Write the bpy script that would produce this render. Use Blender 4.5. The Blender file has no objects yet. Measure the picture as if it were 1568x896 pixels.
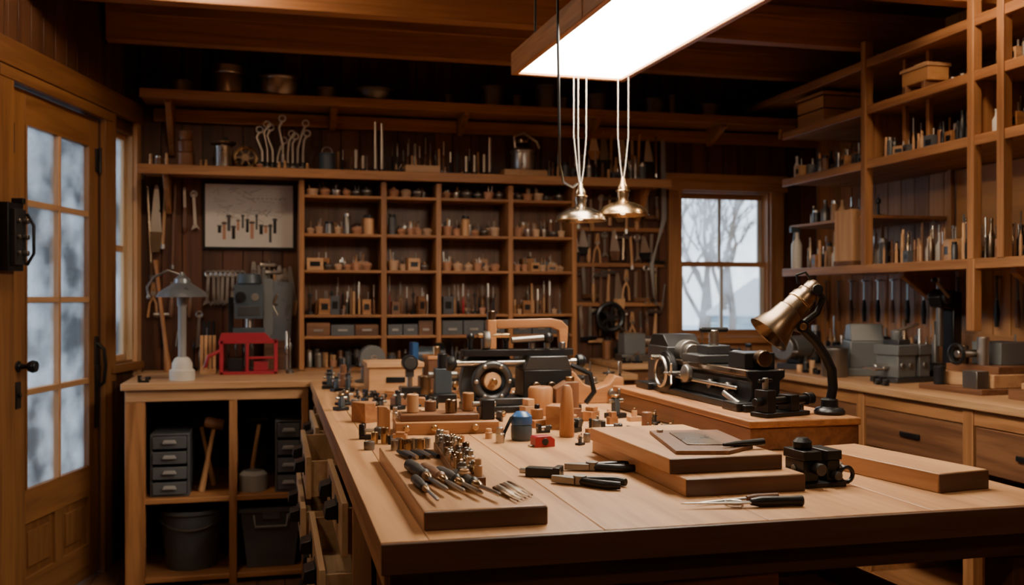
import bpy, bmesh, math, random
from mathutils import Matrix, Vector
S=.77
R=random.Random(7)
PI=math.pi
# ---------------------------------------------------------------- materials
def nt(name):
    m=bpy.data.materials.new(name); m.use_nodes=True
    return m,m.node_tree,m.node_tree.nodes['Principled BSDF']
def wood(name,c1,c2,axis='x',rough=.5,var=.25,fine=26.,bump=.15):
    m,t,b=nt(name); N=t.nodes; L=t.links
    tc=N.new('ShaderNodeTexCoord'); g=N.new('ShaderNodeNewGeometry')
    mp=N.new('ShaderNodeMapping'); sc=[fine]*3; sc['xyz'.index(axis)]=fine*.06
    mp.inputs['Scale'].default_value=sc
    off=N.new('ShaderNodeVectorMath'); off.operation='SCALE'
    cmb=N.new('ShaderNodeCombineXYZ')
    for i in range(3): L.new(g.outputs['Random Per Island'],cmb.inputs[i])
    L.new(cmb.outputs[0],off.inputs[0]); off.inputs['Scale'].default_value=37.
    add=N.new('ShaderNodeVectorMath'); L.new(mp.outputs[0],add.inputs[0]); L.new(off.outputs[0],add.inputs[1])
    L.new(tc.outputs['Object'],mp.inputs[0])
    n1=N.new('ShaderNodeTexNoise'); n1.inputs['Scale'].default_value=.55; n1.inputs['Detail'].default_value=6; n1.inputs['Distortion'].default_value=1.4
    n2=N.new('ShaderNodeTexNoise'); n2.inputs['Scale'].default_value=4; n2.inputs['Detail'].default_value=3
    L.new(add.outputs[0],n1.inputs['Vector']); L.new(add.outputs[0],n2.inputs['Vector'])
    mx=N.new('ShaderNodeMath'); mx.operation='MULTIPLY_ADD'; mx.inputs[1].default_value=.3
    L.new(n2.outputs[0],mx.inputs[0]); 
    sb=N.new('ShaderNodeMath'); sb.operation='SUBTRACT'; sb.inputs[1].default_value=.15; L.new(n1.outputs[0],sb.inputs[0])
    L.new(sb.outputs[0],mx.inputs[2])
    cr=N.new('ShaderNodeValToRGB'); cr.color_ramp.elements[0].position=.36; cr.color_ramp.elements[1].position=.63
    cr.color_ramp.elements[0].color=(*c2,1); cr.color_ramp.elements[1].color=(*c1,1)
    L.new(mx.outputs[0],cr.inputs[0])
    hs=N.new('ShaderNodeHueSaturation')
    mr=N.new('ShaderNodeMapRange'); mr.inputs['To Min'].default_value=1-var; mr.inputs['To Max'].default_value=1+var
    L.new(g.outputs['Random Per Island'],mr.inputs['Value']); L.new(mr.outputs[0],hs.inputs['Value'])
    L.new(cr.outputs[0],hs.inputs['Color']); L.new(hs.outputs[0],b.inputs['Base Color'])
    b.inputs['Roughness'].default_value=rough
    bp=N.new('ShaderNodeBump'); bp.inputs['Strength'].default_value=bump; bp.inputs['Distance'].default_value=.002
    L.new(mx.outputs[0],bp.inputs['Height']); L.new(bp.outputs[0],b.inputs['Normal'])
    return m
def woods(name,c1,c2,**k): return {a:wood(name+'_'+a,c1,c2,axis=a,**k) for a in 'xyz'}
def plain(name,col,rough=.5,metal=0.,var=.15,ns=14,rv=.15):
    m,t,b=nt(name); N=t.nodes; L=t.links
    g=N.new('ShaderNodeNewGeometry'); tc=N.new('ShaderNodeTexCoord')
    n=N.new('ShaderNodeTexNoise'); n.inputs['Scale'].default_value=ns; n.inputs['Detail'].default_value=5; L.new(tc.outputs['Object'],n.inputs['Vector'])
    ad=N.new('ShaderNodeMath'); ad.operation='ADD'; L.new(n.outputs[0],ad.inputs[0]); L.new(g.outputs['Random Per Island'],ad.inputs[1])
    mr=N.new('ShaderNodeMapRange'); mr.inputs['From Max'].default_value=2; mr.inputs['To Min'].default_value=1-var*1.6; mr.inputs['To Max'].default_value=1+var*1.6
    L.new(ad.outputs[0],mr.inputs['Value'])
    hs=N.new('ShaderNodeHueSaturation'); hs.inputs['Color'].default_value=(*col,1); L.new(mr.outputs[0],hs.inputs['Value'])
    L.new(hs.outputs[0],b.inputs['Base Color'])
    r2=N.new('ShaderNodeMapRange'); r2.inputs['To Min'].default_value=max(.03,rough-rv); r2.inputs['To Max'].default_value=rough+rv
    L.new(n.outputs[0],r2.inputs['Value']); L.new(r2.outputs[0],b.inputs['Roughness'])
    b.inputs['Metallic'].default_value=metal
    return m
def emis(name,col,st):
    m,t,b=nt(name); b.inputs['Base Color'].default_value=(*col,1); b.inputs['Emission Color'].default_value=(*col,1); b.inputs['Emission Strength'].default_value=st
    return m
BENCH=woods('bench_wood',(.57,.32,.155),(.37,.185,.083),rough=.40,var=.06,fine=20)
SHELF=woods('shelf_wood',(.42,.195,.076),(.25,.105,.038),rough=.5,var=.12)
DOORW=woods('door_wood',(.26,.118,.040),(.155,.064,.021),rough=.45,var=.08)
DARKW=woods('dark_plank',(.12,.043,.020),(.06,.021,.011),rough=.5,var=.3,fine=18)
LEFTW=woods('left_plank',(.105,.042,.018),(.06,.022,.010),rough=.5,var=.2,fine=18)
BEAM=woods('beam_wood',(.42,.185,.07),(.26,.108,.04),rough=.55,var=.12)
PLY=woods('ply_wood',(.52,.26,.10),(.38,.175,.062),rough=.5,var=.12,fine=9)
WALN=woods('walnut',(.22,.10,.048),(.115,.048,.023),rough=.45,var=.2)
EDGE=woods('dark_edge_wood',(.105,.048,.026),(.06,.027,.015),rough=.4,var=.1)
LIGHT=woods('light_wood',(.60,.35,.18),(.44,.24,.115),rough=.45,var=.2)
PALE=woods('pale_drawer_wood',(.68,.50,.31),(.55,.38,.22),rough=.45,var=.1)
CNT=woods('counter_wood',(.56,.33,.17),(.40,.21,.10),rough=.45,var=.08)
FLOORW=woods('floor_wood',(.16,.08,.04),(.09,.045,.024),rough=.5,var=.2)
IRON=plain('black_iron',(.026,.027,.030),.34,.6)
CAST=plain('cast_iron',(.085,.087,.092),.4,.75)
STEEL=plain('steel',(.50,.48,.45),.32,1.)
DSTEEL=plain('dull_steel',(.23,.22,.21),.4,.9)
BRASS=plain('brass',(.50,.35,.20),.28,1.)
BRONZE=plain('bronze',(.215,.155,.105),.3,1.)
NICKEL=plain('aged_nickel',(.40,.34,.27),.26,1.)
BLACK=plain('black_rubber',(.018,.018,.02),.5)
GREYP=plain('grey_plastic',(.085,.092,.105),.45)
LGREY=plain('light_grey_plastic',(.30,.30,.30),.5)
MGREY=plain('machine_grey',(.15,.16,.165),.42,.2)
BLUEG=plain('machine_blue_grey',(.06,.08,.10),.4,.2)
RED=plain('red_paint',(.33,.018,.035),.38)
BLUE=plain('blue_plastic',(.02,.09,.27),.35)
WHITE=plain('cream_paint',(.56,.53,.48),.4,var=.05)
TERRA=plain('clay_cup',(.43,.215,.13),.65)
TERRB=plain('tan_cup',(.52,.34,.22),.6)
PAPERM=plain('cloth_pale',(.45,.42,.38),.8,var=.08)
SNOW=plain('snow_ground',(.42,.50,.60),.8,var=.2,ns=1)
SHADE=plain('grey_enamel',(.20,.215,.24),.3,.5)
def glass():
    m=bpy.data.materials.new('window_glass'); m.use_nodes=True; t=m.node_tree; N=t.nodes; L=t.links
    N.remove(N['Principled BSDF']); o=N['Material Output']
    tr=N.new('ShaderNodeBsdfTransparent'); tr.inputs[0].default_value=(.95,.97,.98,1)
    gl=N.new('ShaderNodeBsdfGlossy'); gl.inputs['Roughness'].default_value=.05
    df=N.new('ShaderNodeBsdfTranslucent'); df.inputs[0].default_value=(.85,.9,.95,1)
    fr=N.new('ShaderNodeFresnel'); mx=N.new('ShaderNodeMixShader'); L.new(fr.outputs[0],mx.inputs[0]); L.new(tr.outputs[0],mx.inputs[1]); L.new(gl.outputs[0],mx.inputs[2])
    tc=N.new('ShaderNodeTexCoord')
    n=N.new('ShaderNodeTexNoise'); n.inputs['Scale'].default_value=5; n.inputs['Detail'].default_value=8; L.new(tc.outputs['Object'],n.inputs['Vector'])
    mr=N.new('ShaderNodeMapRange'); mr.inputs['From Min'].default_value=.4; mr.inputs['From Max'].default_value=.8; mr.inputs['To Min'].default_value=.03; mr.inputs['To Max'].default_value=.35; L.new(n.outputs[0],mr.inputs[0])
    m2=N.new('ShaderNodeMixShader'); L.new(mr.outputs[0],m2.inputs[0]); L.new(mx.outputs[0],m2.inputs[1]); L.new(df.outputs[0],m2.inputs[2])
    L.new(m2.outputs[0],o.inputs[0]); return m
GLASS=glass()
# ---------------------------------------------------------------- mesh builder
class MB:
    def __init__(s,name,loc=(0,0,0),rz=0,bevel=.002,seg=2):
        s.name=name; s.loc=Vector(loc); s.rz=rz; s.V=[]; s.F=[]; s.FM=[]; s.mats=[]; s.M=Matrix.Identity(4); s.bevel=bevel; s.seg=seg
    def at(s,x=0,y=0,z=0,rx=0,ry=0,rz=0,sc=1):
        s.M=Matrix.Translation((x,y,z))@Matrix.Rotation(rz,4,'Z')@Matrix.Rotation(ry,4,'Y')@Matrix.Rotation(rx,4,'X')@Matrix.Scale(sc,4); return s
    def home(s): s.M=Matrix.Identity(4); return s
    def mi(s,m):
        if m not in s.mats: s.mats.append(m)
        return s.mats.index(m)
    def add(s,vs,fs,mat):
        o=len(s.V); s.V+= [s.M@Vector(v) for v in vs]; k=s.mi(mat)
        for f in fs: s.F.append([i+o for i in f]); s.FM.append(k)
    def bx(s,x0,x1,y0,y1,z0,z1,mat):
        vs=[(x,y,z) for z in (z0,z1) for y in (y0,y1) for x in (x0,x1)]
        s.add(vs,[(0,2,3,1),(4,5,7,6),(0,1,5,4),(2,6,7,3),(0,4,6,2),(1,3,7,5)],mat)
    def box(s,cx,cy,cz,sx,sy,sz,mat,rot=None):
        M0=s.M
        s.M=M0@Matrix.Translation((cx,cy,cz))
        if rot: s.M=s.M@Matrix.Rotation(rot[2],4,'Z')@Matrix.Rotation(rot[1],4,'Y')@Matrix.Rotation(rot[0],4,'X')
        s.bx(-sx/2,sx/2,-sy/2,sy/2,-sz/2,sz/2,mat); s.M=M0
    def lathe(s,prof,mat,c=(0,0,0),seg=20,axis='z',smooth=True):
        c=Vector(c); A={'z':Matrix.Identity(3),'x':Matrix.Rotation(PI/2,3,'Y'),'y':Matrix.Rotation(-PI/2,3,'X')}[axis] if isinstance(axis,str) else axis
        vs=[];fs=[]
        n=len(prof)
        for (r,z) in prof:
            for i in range(seg):
                a=2*PI*i/seg; vs.append(c+A@Vector((r*math.cos(a),r*math.sin(a),z)))
        for j in range(n-1):
            for i in range(seg):
                k=(i+1)%seg; fs.append((j*seg+i,j*seg+k,(j+1)*seg+k,(j+1)*seg+i))
        if prof[0][0]>1e-6: fs.append(tuple(reversed(range(seg))))
        if prof[-1][0]>1e-6: fs.append(tuple(range((n-1)*seg,n*seg)))
        s.add(vs,fs,mat)
    def cyl(s,p0,p1,r0,mat,r1=None,seg=16):
        p0=Vector(p0);p1=Vector(p1);d=p1-p0
        q=Vector((0,0,1)).rotation_difference(d.normalized()).to_matrix()
        s.lathe([(r0,0),(r0 if r1 is None else r1,d.length)],mat,p0,seg,q)
    def rod(s,p0,p1,prof,mat,seg=14):
        p0=Vector(p0);p1=Vector(p1);d=p1-p0
        q=Vector((0,0,1)).rotation_difference(d.normalized()).to_matrix()
        s.lathe([(r,t*d.length) for r,t in prof],mat,p0,seg,q)
    def tube(s,pts,r,mat,seg=8,closed=False):
        pts=[Vector(p) for p in pts]; n=len(pts); vs=[];fs=[]; prev=None
        for i,p in enumerate(pts):
            if closed: t=(pts[(i+1)%n]-pts[i-1])
            else: t=pts[min(i+1,n-1)]-pts[max(i-1,0)]
            t.normalize()
            if prev is None:
                u=Vector((0,0,1)) if abs(t.z)<.9 else Vector((1,0,0)); prev=t.cross(u).normalized()
            a=(prev-t*prev.dot(t)).normalized(); prev=a; b=t.cross(a)
            rr=r[i] if isinstance(r,(list,tuple)) else r
            for k in range(seg):
                an=2*PI*k/seg; vs.append(p+(a*math.cos(an)+b*math.sin(an))*rr)
        m=n if closed else n-1
        for j in range(m):
            for i in range(seg):
                k=(i+1)%seg; j2=(j+1)%n; fs.append((j*seg+i,j*seg+k,j2*seg+k,j2*seg+i))
        if not closed: fs.append(tuple(reversed(range(seg)))); fs.append(tuple(range((n-1)*seg,n*seg)))
        s.add(vs,fs,mat)
    def ring(s,c,rad,r,mat,axis='y',n=20,seg=8):
        pts=[]
        for i in range(n):
            a=2*PI*i/n; x=rad*math.cos(a); y=rad*math.sin(a)
            pts.append(Vector(c)+Vector({'y':(x,0,y),'x':(0,x,y),'z':(x,y,0)}[axis]))
        s.tube(pts,r,mat,seg,True)
    def prism(s,poly,t,mat,plane='xz',c=(0,0,0)):
        c=Vector(c); vs=[];n=len(poly)
        for h in (-t/2,t/2):
            for a,b in poly: vs.append(c+Vector({'xz':(a,h,b),'yz':(h,a,b),'xy':(a,b,h)}[plane]))
        fs=[tuple(reversed(range(n))),tuple(range(n,2*n))]+[(i,(i+1)%n,(i+1)%n+n,i+n) for i in range(n)]
        s.add(vs,fs,mat)
    def sph(s,c,r,mat,sc=(1,1,1),seg=14):
        pr=[(max(1e-7,math.sin(PI*i/8))*r,-math.cos(PI*i/8)*r) for i in range(9)]
        M0=s.M; s.M=M0@Matrix.Translation(c)@Matrix.Diagonal((*sc,1)); s.lathe(pr,mat,(0,0,0),seg); s.M=M0
    def done(s):
        me=bpy.data.meshes.new(s.name); me.from_pydata([v*S for v in s.V],[],s.F)
        for m in s.mats: me.materials.append(m)
        me.polygons.foreach_set('material_index',s.FM)
        bm=bmesh.new(); bm.from_mesh(me); bmesh.ops.recalc_face_normals(bm,faces=bm.faces)
        bm.to_mesh(me); bm.free()
        me.polygons.foreach_set('use_smooth',[True]*len(me.polygons))
        me.set_sharp_from_angle(angle=math.radians(38)); me.update()
        o=bpy.data.objects.new(s.name,me); bpy.context.collection.objects.link(o)
        o.location=(s.loc.x*S,s.loc.y*S,(s.loc.z+.3)*S); o.rotation_euler[2]=s.rz
        if s.bevel:
            b=o.modifiers.new('bevel','BEVEL'); b.width=s.bevel; b.segments=s.seg; b.limit_method='ANGLE'; b.angle_limit=math.radians(50); b.harden_normals=False
        return o
# ---------------------------------------------------------------- room shell
def wallcut(B,cuts,z0,z1,holes,mat,y0,y1,gap):
    for a,b in zip(cuts[:-1],cuts[1:]):
        cc=sorted(set([a+gap,b]+[h for H in holes for h in H[:2] if a+gap<h<b]))
        for p,q in zip(cc[:-1],cc[1:]):
            m=(p+q)/2; segs=[(z0,z1)]
            for H in holes:
                if H[0]<m<H[1]:
                    segs=[t for s0,s1 in segs for t in ((s0,min(s1,H[2])),(max(s0,H[3]),s1)) if t[1]-t[0]>1e-4]
            for s0,s1 in segs: B.bx(p,q,y0,y1,s0,s1,mat)
def planks(B,x0,x1,z0,z1,pw,holes,mat,y0,y1,gap=.006):
    xs=[x0]
    while xs[-1]<x1-1e-6: xs.append(min(xs[-1]+pw,x1))
    wallcut(B,xs,z0,z1,holes,mat,y0,y1,gap)
def backing(B,x0,x1,z0,z1,holes,mat,y0,y1): wallcut(B,[x0,x1],z0,z1,holes,mat,y0,y1,0)
ZF=-.3; ZC=3.22; YB=7.1; XR=4.25; YF=-1.5
LA=math.atan2(-.969,-.2456)
def LW(s,y=0,z=0):
    return (-.889-.2456*s+ .969*y, 7.1-.969*s-.2456*y, z)
WX0,WX1,WZ0,WZ1=3.07,3.83,1.09,2.23
B=MB('wall_back',(0,YB,0),bevel=.0015,seg=1)
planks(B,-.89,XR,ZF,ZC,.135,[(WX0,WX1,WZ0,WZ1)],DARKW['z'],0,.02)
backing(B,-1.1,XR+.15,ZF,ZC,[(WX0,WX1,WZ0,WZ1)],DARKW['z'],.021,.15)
B.done()
B=MB('wall_left',LW(0),LA,bevel=.0015,seg=1)
LH=[(.63,1.72,ZF,2.5),(.13,.47,.97,2.49)]
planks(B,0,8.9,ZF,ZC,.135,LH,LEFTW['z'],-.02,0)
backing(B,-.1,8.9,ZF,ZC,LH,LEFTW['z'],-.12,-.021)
B.done()
B=MB('wall_right',(XR,0,0),bevel=.0015,seg=1)
y=YF
while y<YB: B.bx(0,.02,y+.006,min(y+.15,YB),ZF,ZC,PLY['z'] if 3.5<y<5.6 else BEAM['z']); y+=.15
B.bx(.021,.12,YF,YB,ZF,ZC,DARKW['z']); B.done()
B=MB('wall_front',(0,YF,0),bevel=0); B.bx(-3.3,XR+.12,-.12,0,ZF,ZC,DARKW['z']); B.done()
B=MB('floor',(0,0,ZF),bevel=.0015,seg=1)
x=-3.3
while x<XR: B.bx(x+.003,min(x+.16,XR),YF,YB,-.03,0,FLOORW['y']); x+=.16
B.bx(-3.3,XR+.12,YF-.1,YB+.15,-.1,-.031,FLOORW['y']); B.done()
B=MB('ceiling',(0,0,ZC),bevel=.0015,seg=1)
y=YF
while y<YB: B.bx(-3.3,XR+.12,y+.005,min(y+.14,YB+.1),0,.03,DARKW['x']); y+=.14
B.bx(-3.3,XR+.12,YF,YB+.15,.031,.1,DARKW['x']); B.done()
for i,y in enumerate([6.5,5.6,4.6,3.6,2.65,1.7,.75]):
    B=MB('ceiling_beam',(0,y,0),bevel=.004)
    s=(7.1-y)/.969; B.bx(-.889-.2456*s+.03,XR,-.05,.05,2.99,ZC,BEAM['x']); B.bx(-.889-.2456*s+.03,XR,-.065,.065,3.15,ZC-.001,BEAM['x']); B.done()
# back window
B=MB('window_1',(0,YB,0))
m=SHELF
B.bx(WX0-.11,WX0,-.035,0,WZ0-.09,WZ1+.11,m['z']);B.bx(WX1,WX1+.11,-.035,0,WZ0-.09,WZ1+.11,m['z'])
B.bx(WX0-.14,WX1+.14,-.045,0,WZ1,WZ1+.13,m['x']);B.bx(WX0-.14,WX1+.14,-.08,.02,WZ0-.05,WZ0,m['x']);B.bx(WX0-.12,WX1+.12,-.03,0,WZ0-.15,WZ0-.05,m['x'])
B.bx(WX0,WX0+.012,0,.15,WZ0,WZ1,m['z']);B.bx(WX1-.012,WX1,0,.15,WZ0,WZ1,m['z']);B.bx(WX0,WX1,0,.15,WZ1-.012,WZ1,m['x']);B.bx(WX0,WX1,0,.15,WZ0,WZ0+.012,m['x'])
a,b,c,d=WX0+.012,WX1-.012,WZ0+.012,WZ1-.012; fz=(c+d)/2
for (z0,z1,yy) in ((c,fz+.02,.06),(fz-.02,d,.10)):
    B.bx(a,a+.035,yy,yy+.03,z0,z1,WHITE);B.bx(b-.035,b,yy,yy+.03,z0,z1,WHITE)
    B.bx(a,b,yy-.001,yy+.031,z0,z0+.04,m['x']);B.bx(a,b,yy-.001,yy+.031,z1-.04,z1,m['x'])
    B.bx((a+b)/2-.012,(a+b)/2+.012,yy+.002,yy+.028,z0,z1,WHITE)
    B.bx(a,b,yy+.012,yy+.016,z0,z1,GLASS)
B.done()
B=MB('window_2',LW(0),LA)
m=DOORW; a,b,c,d=.13,.47,.97,2.49
B.bx(a-.07,a,0,.03,c-.1,d+.08,LIGHT['z']);B.bx(b,b+.07,0,.03,c-.1,d+.08,m['z']);B.bx(a-.07,b+.07,0,.05,c-.05,c,m['x'])
B.bx(a,a+.012,-.12,0,c,d,PALE['z']);B.bx(b-.012,b,-.12,0,c,d,m['z']);B.bx(a,b,-.12,0,c,c+.012,m['x']);B.bx(a,b,-.12,0,d-.012,d,m['x'])
B.bx(a+.012,a+.05,-.08,-.04,c,d,PALE['z']);B.bx(b-.05,b-.012,-.08,-.04,c,d,PALE['z']);B.bx(a,b,-.08,-.04,c+.01,c+.05,LIGHT['x']);B.bx(a,b,-.08,-.04,d-.05,d-.01,LIGHT['x']);B.bx(a,b,-.075,-.045,1.7,1.74,LIGHT['x'])
B.bx(a,b,-.062,-.058,c,d,GLASS); B.done()
# door
B=MB('door_1',LW(0),LA)
a,b=.64,1.71; z0,z1=-.29,2.49; y0,y1=-.06,-.01
ga,gb,gz0,gz1=.765,1.53,.38,2.31
B.bx(a,ga,y0,y1,z0,z1,m['z']);B.bx(gb,b,y0,y1,z0,z1,m['z']);B.bx(ga,gb,y0,y1,gz1,z1,m['x']);B.bx(ga,gb,y0,y1,.2,gz0,m['x']);B.bx(ga,gb,y0,y1,z0,z0+.2,m['x'])
gm=(ga+gb)/2
B.bx(gm-.05,gm+.05,y0,y1,z0+.2,.2,m['z'])
for p,q in ((ga,gm-.05),(gm+.05,gb)):
    B.bx(p,q,y0+.015,y1-.02,z0+.2,.2,m['z']); B.bx(p+.05,q-.05,y0+.01,y1-.008,z0+.25,.15,m['z'])
B.bx(gm-.014,gm+.014,y0+.005,y1+.003,gz0,gz1,LIGHT['z'])
for z in (1.90,1.385,.895): B.bx(ga,gb,y0+.005,y1+.003,z-.016,z+.016,LIGHT['x'])
for p,q in ((ga,ga+.015),(gb-.015,gb)): B.bx(p,q,y0+.005,y1+.006,gz0,gz1,m['z'])
B.bx(ga,gb,y0+.02,y0+.025,gz0,gz1,GLASS)
B.lathe([(.028,0),(.03,.01),(.014,.015),(.012,.05),(.026,.06),(.034,.08),(.028,.1),(.0,.105)],IRON,(1.61,y1,1.04),20,'y')
B.bx(1.585,1.635,y1,y1+.008,.82,.96,IRON); B.lathe([(.012,0),(.012,.02),(0,.022)],IRON,(1.61,y1,.89),12,'y')
for z in (2.22,): B.bx(1.655,1.705,y1,y1+.01,z-.08,z+.08,IRON); B.cyl((1.71,y1+.015,z-.09),(1.71,y1+.015,z+.09),.012,IRON)
for z in (2.24,):
    B.bx(.645,.69,y1,y1+.01,z-.07,z+.07,IRON); B.cyl((.645,y1+.012,z-.08),(.645,y1+.012,z+.08),.011,IRON)
B.bx(.65,.70,y1,y1+.01,.6,1.16,IRON); B.tube([(.675,y1+.005,1.12),(.675,y1+.05,1.08),(.675,y1+.06,.98),(.675,y1+.05,.88),(.675,y1+.005,.84)],.012,IRON)
B.prism([(.64,.98),(.71,.98),(.69,.8),(.66,.8)],.014,IRON,'xz',(0,y1+.012,0))
B.done()
B=MB('trim_1',LW(0),LA)
B.bx(.53,.635,0,.03,ZF,2.5,m['z']);B.bx(1.72,1.86,0,.03,ZF,2.5,m['z']);B.bx(.05,6,0,.04,2.565,2.70,m['x']); B.bx(.53,1.86,0,.035,2.5,2.56,m['x'])
B.bx(1.95,6,0,.02,ZF,2.56,m['z']); B.done()
B=MB('electrical_switch_box',LW(1.80,0.03,0),LA)
B.bx(-.075,.075,0,.05,1.53,1.87,IRON);B.bx(-.055,.055,.05,.075,1.56,1.84,BLACK)
for z in (1.62,1.7,1.78): B.cyl((-.03,.075,z),(-.03,.1,z),.014,DSTEEL); B.cyl((.03,.075,z),(.03,.09,z),.01,DSTEEL)
B.tube([(-.05,.08,1.56),(-.06,.11,1.62),(-.06,.11,1.76),(-.05,.08,1.82)],.008,IRON); B.bx(-.08,-.05,0,.06,1.87,1.9,IRON); B.done()
# ---------------------------------------------------------------- back shelves
def bracket(B,x,y,z,dx,h,t,mat):
    B.prism([(y,z),(y-dx,z),(y-dx,z-.03),(y-.03,z-h),(y,z-h)],t,mat,'yz',(x,0,0))
B=MB('long_plank_shelf',(0,0,0),bevel=.003)
B.bx(-.85,XR,6.74,7.095,2.71,2.75,SHELF['x']); B.bx(-.85,XR,6.72,6.74,2.695,2.755,SHELF['x'])
bracket(B,-.68,7.09,2.71,.3,.34,.04,SHELF['z'])
for x in (.4,1.32,2.3,3.3): bracket(B,x,7.09,2.71,.3,.13,.04,SHELF['z'])
B.bx(-.8,XR,7.06,7.095,2.6,2.69,SHELF['x'])
B.done()
B=MB('long_plank_shelf',(0,0,0),bevel=.003)
B.bx(-.85,2.82,6.72,7.095,2.222,2.26,SHELF['x']); B.bx(-.86,2.83,6.70,6.72,2.2,2.262,SHELF['x'])
for x in (-.7,2.7): bracket(B,x,7.09,2.22,.25,.25,.035,SHELF['z'])
B.done()
B=MB('pigeonhole_shelf_unit',(0,0,0),bevel=.003)
CX=[.18,.736,1.119,1.637,2.112]; CZ=[.915,1.134,1.28,1.586,1.834,2.096]
for x in CX: B.bx(x-.018,x+.018,6.78,7.08,.905,2.195,SHELF['z'])
for z in CZ:
    for a,b in zip(CX[:-1],CX[1:]): B.bx(a+.018,b-.018,6.785,7.08,z-.02,z,SHELF['x'])
B.bx(.162,2.13,7.08,7.092,.905,2.195,WALN['z']); B.done()
# ---------------------------------------------------------------- counters
B=MB('corner_counter',(0,0,0),bevel=.003)
B.bx(-.86,2.3,6.0,6.3,.86,.9,CNT['x']); B.bx(-.86,2.3,6.303,6.7,.86,.9,CNT['x']); B.bx(-.86,2.3,6.703,7.08,.86,.9,CNT['x'])
B.bx(-.84,.2,6.03,6.06,.79,.86,CNT['x'])
for x0,x1 in ((-.84,-.73),(-.26,-.215),(.16,.2)): B.bx(x0,x1,6.03,6.08,ZF,.79,SHELF['z'])
B.bx(-.84,-.82,6.08,7.05,ZF,.86,SHELF['y']); B.bx(.18,.2,6.08,7.05,ZF,.86,SHELF['y']); B.bx(-.25,-.225,6.08,7.05,ZF,.86,SHELF['y'])
for z in (.19,-.27): B.bx(-.82,.18,6.04,7.05,z,z+.03,SHELF['x'])
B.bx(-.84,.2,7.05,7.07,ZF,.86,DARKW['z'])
B.bx(1.95,2.3,6.05,7.05,ZF,.86,WALN['z'])
B.done()
B=MB('back_counter',(0,0,0),bevel=.003)
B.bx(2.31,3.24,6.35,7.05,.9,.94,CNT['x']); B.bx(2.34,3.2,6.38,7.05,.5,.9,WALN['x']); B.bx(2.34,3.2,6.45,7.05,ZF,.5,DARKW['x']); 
for x in (2.5,2.9): B.bx(x,x+.3,6.36,6.38,.62,.84,SHELF['x']); B.cyl((x+.15,6.36,.73),(x+.15,6.33,.73),.02,IRON)
B.done()
B=MB('side_counter',(0,0,0),bevel=.003)
B.bx(3.25,3.6,1.5,7.08,.86,.9,CNT['y']); B.bx(3.603,XR-.01,1.5,7.08,.86,.9,CNT['y'])
B.bx(3.28,3.31,1.5,7.05,.78,.86,SHELF['y'])
ys=[1.55,2.6,3.3,4.1,5.0,6.0,7.0]
for y in ys: B.bx(3.27,3.33,y-.035,y+.035,ZF,.86,SHELF['z']); B.bx(3.33,XR-.02,y-.015,y+.015,ZF,.86,SHELF['y'])
for a,b in zip(ys[:-1],ys[1:]):
    B.bx(3.28,3.30,a+.045,b-.045,.56,.775,WALN['y']); B.bx(3.265,3.28,(a+b)/2-.08,(a+b)/2+.08,.655,.68,IRON)
    B.bx(3.3,XR-.02,a+.02,b-.02,.2,.225,SHELF['y']); B.bx(3.3,XR-.02,a+.02,b-.02,-.2,-.175,SHELF['y'])
B.bx(XR-.02,XR-.005,1.5,7.05,ZF,.86,DARKW['z']); B.done()
B=MB('parts_bins',(0,0,0),bevel=.001,seg=1)
for y in (3.4,3.6,3.8,4.2,4.4,4.6,4.8):
    for z in (.226,.37):
        B.bx(3.36,3.7,y,y+.16,z,z+.1,R.choice([GREYP,WALN['x'],LGREY,GREYP])); B.bx(3.35,3.36,y+.05,y+.11,z+.03,z+.06,LGREY); B.bx(3.37,3.69,y+.01,y+.15,z+.1,z+.143,R.choice([IRON,LIGHT['x'],BLACK]))
B.done()
# ---------------------------------------------------------------- main bench
BX0,BX1,BY0,BY1=.21,1.90,2.0,5.98
B=MB('workbench',(0,0,0),bevel=.004,seg=3)
xs=[BX0,.31,.69,1.08,1.5,BX1]
for a,b in zip(xs[:-1],xs[1:]): B.bx(a+.0008,b-.0008,BY0,BY1,.852,.9,BENCH['y'])
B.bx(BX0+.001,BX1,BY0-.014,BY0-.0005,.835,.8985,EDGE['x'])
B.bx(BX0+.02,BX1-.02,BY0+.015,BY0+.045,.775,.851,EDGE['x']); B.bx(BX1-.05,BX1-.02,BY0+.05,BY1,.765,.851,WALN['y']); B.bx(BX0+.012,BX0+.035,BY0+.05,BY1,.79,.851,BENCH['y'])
for x in (BX0+.015,BX1-.135): 
    for y in (BY0+.05,BY1-.2): B.bx(x,x+.1,y,y+.1,ZF,.76,WALN['z'])
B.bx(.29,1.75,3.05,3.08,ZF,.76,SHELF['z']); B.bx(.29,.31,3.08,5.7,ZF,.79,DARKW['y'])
for y in (3.05,3.98,4.88,5.72): B.bx(.236,.31,y,y+.04,ZF,.79,LIGHT['z'])
zs=[-.28,-.05,.16,.37,.58,.785]
for z in zs: B.bx(.24,.31,3.09,5.72,z-.02,z,LIGHT['y'])
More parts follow.
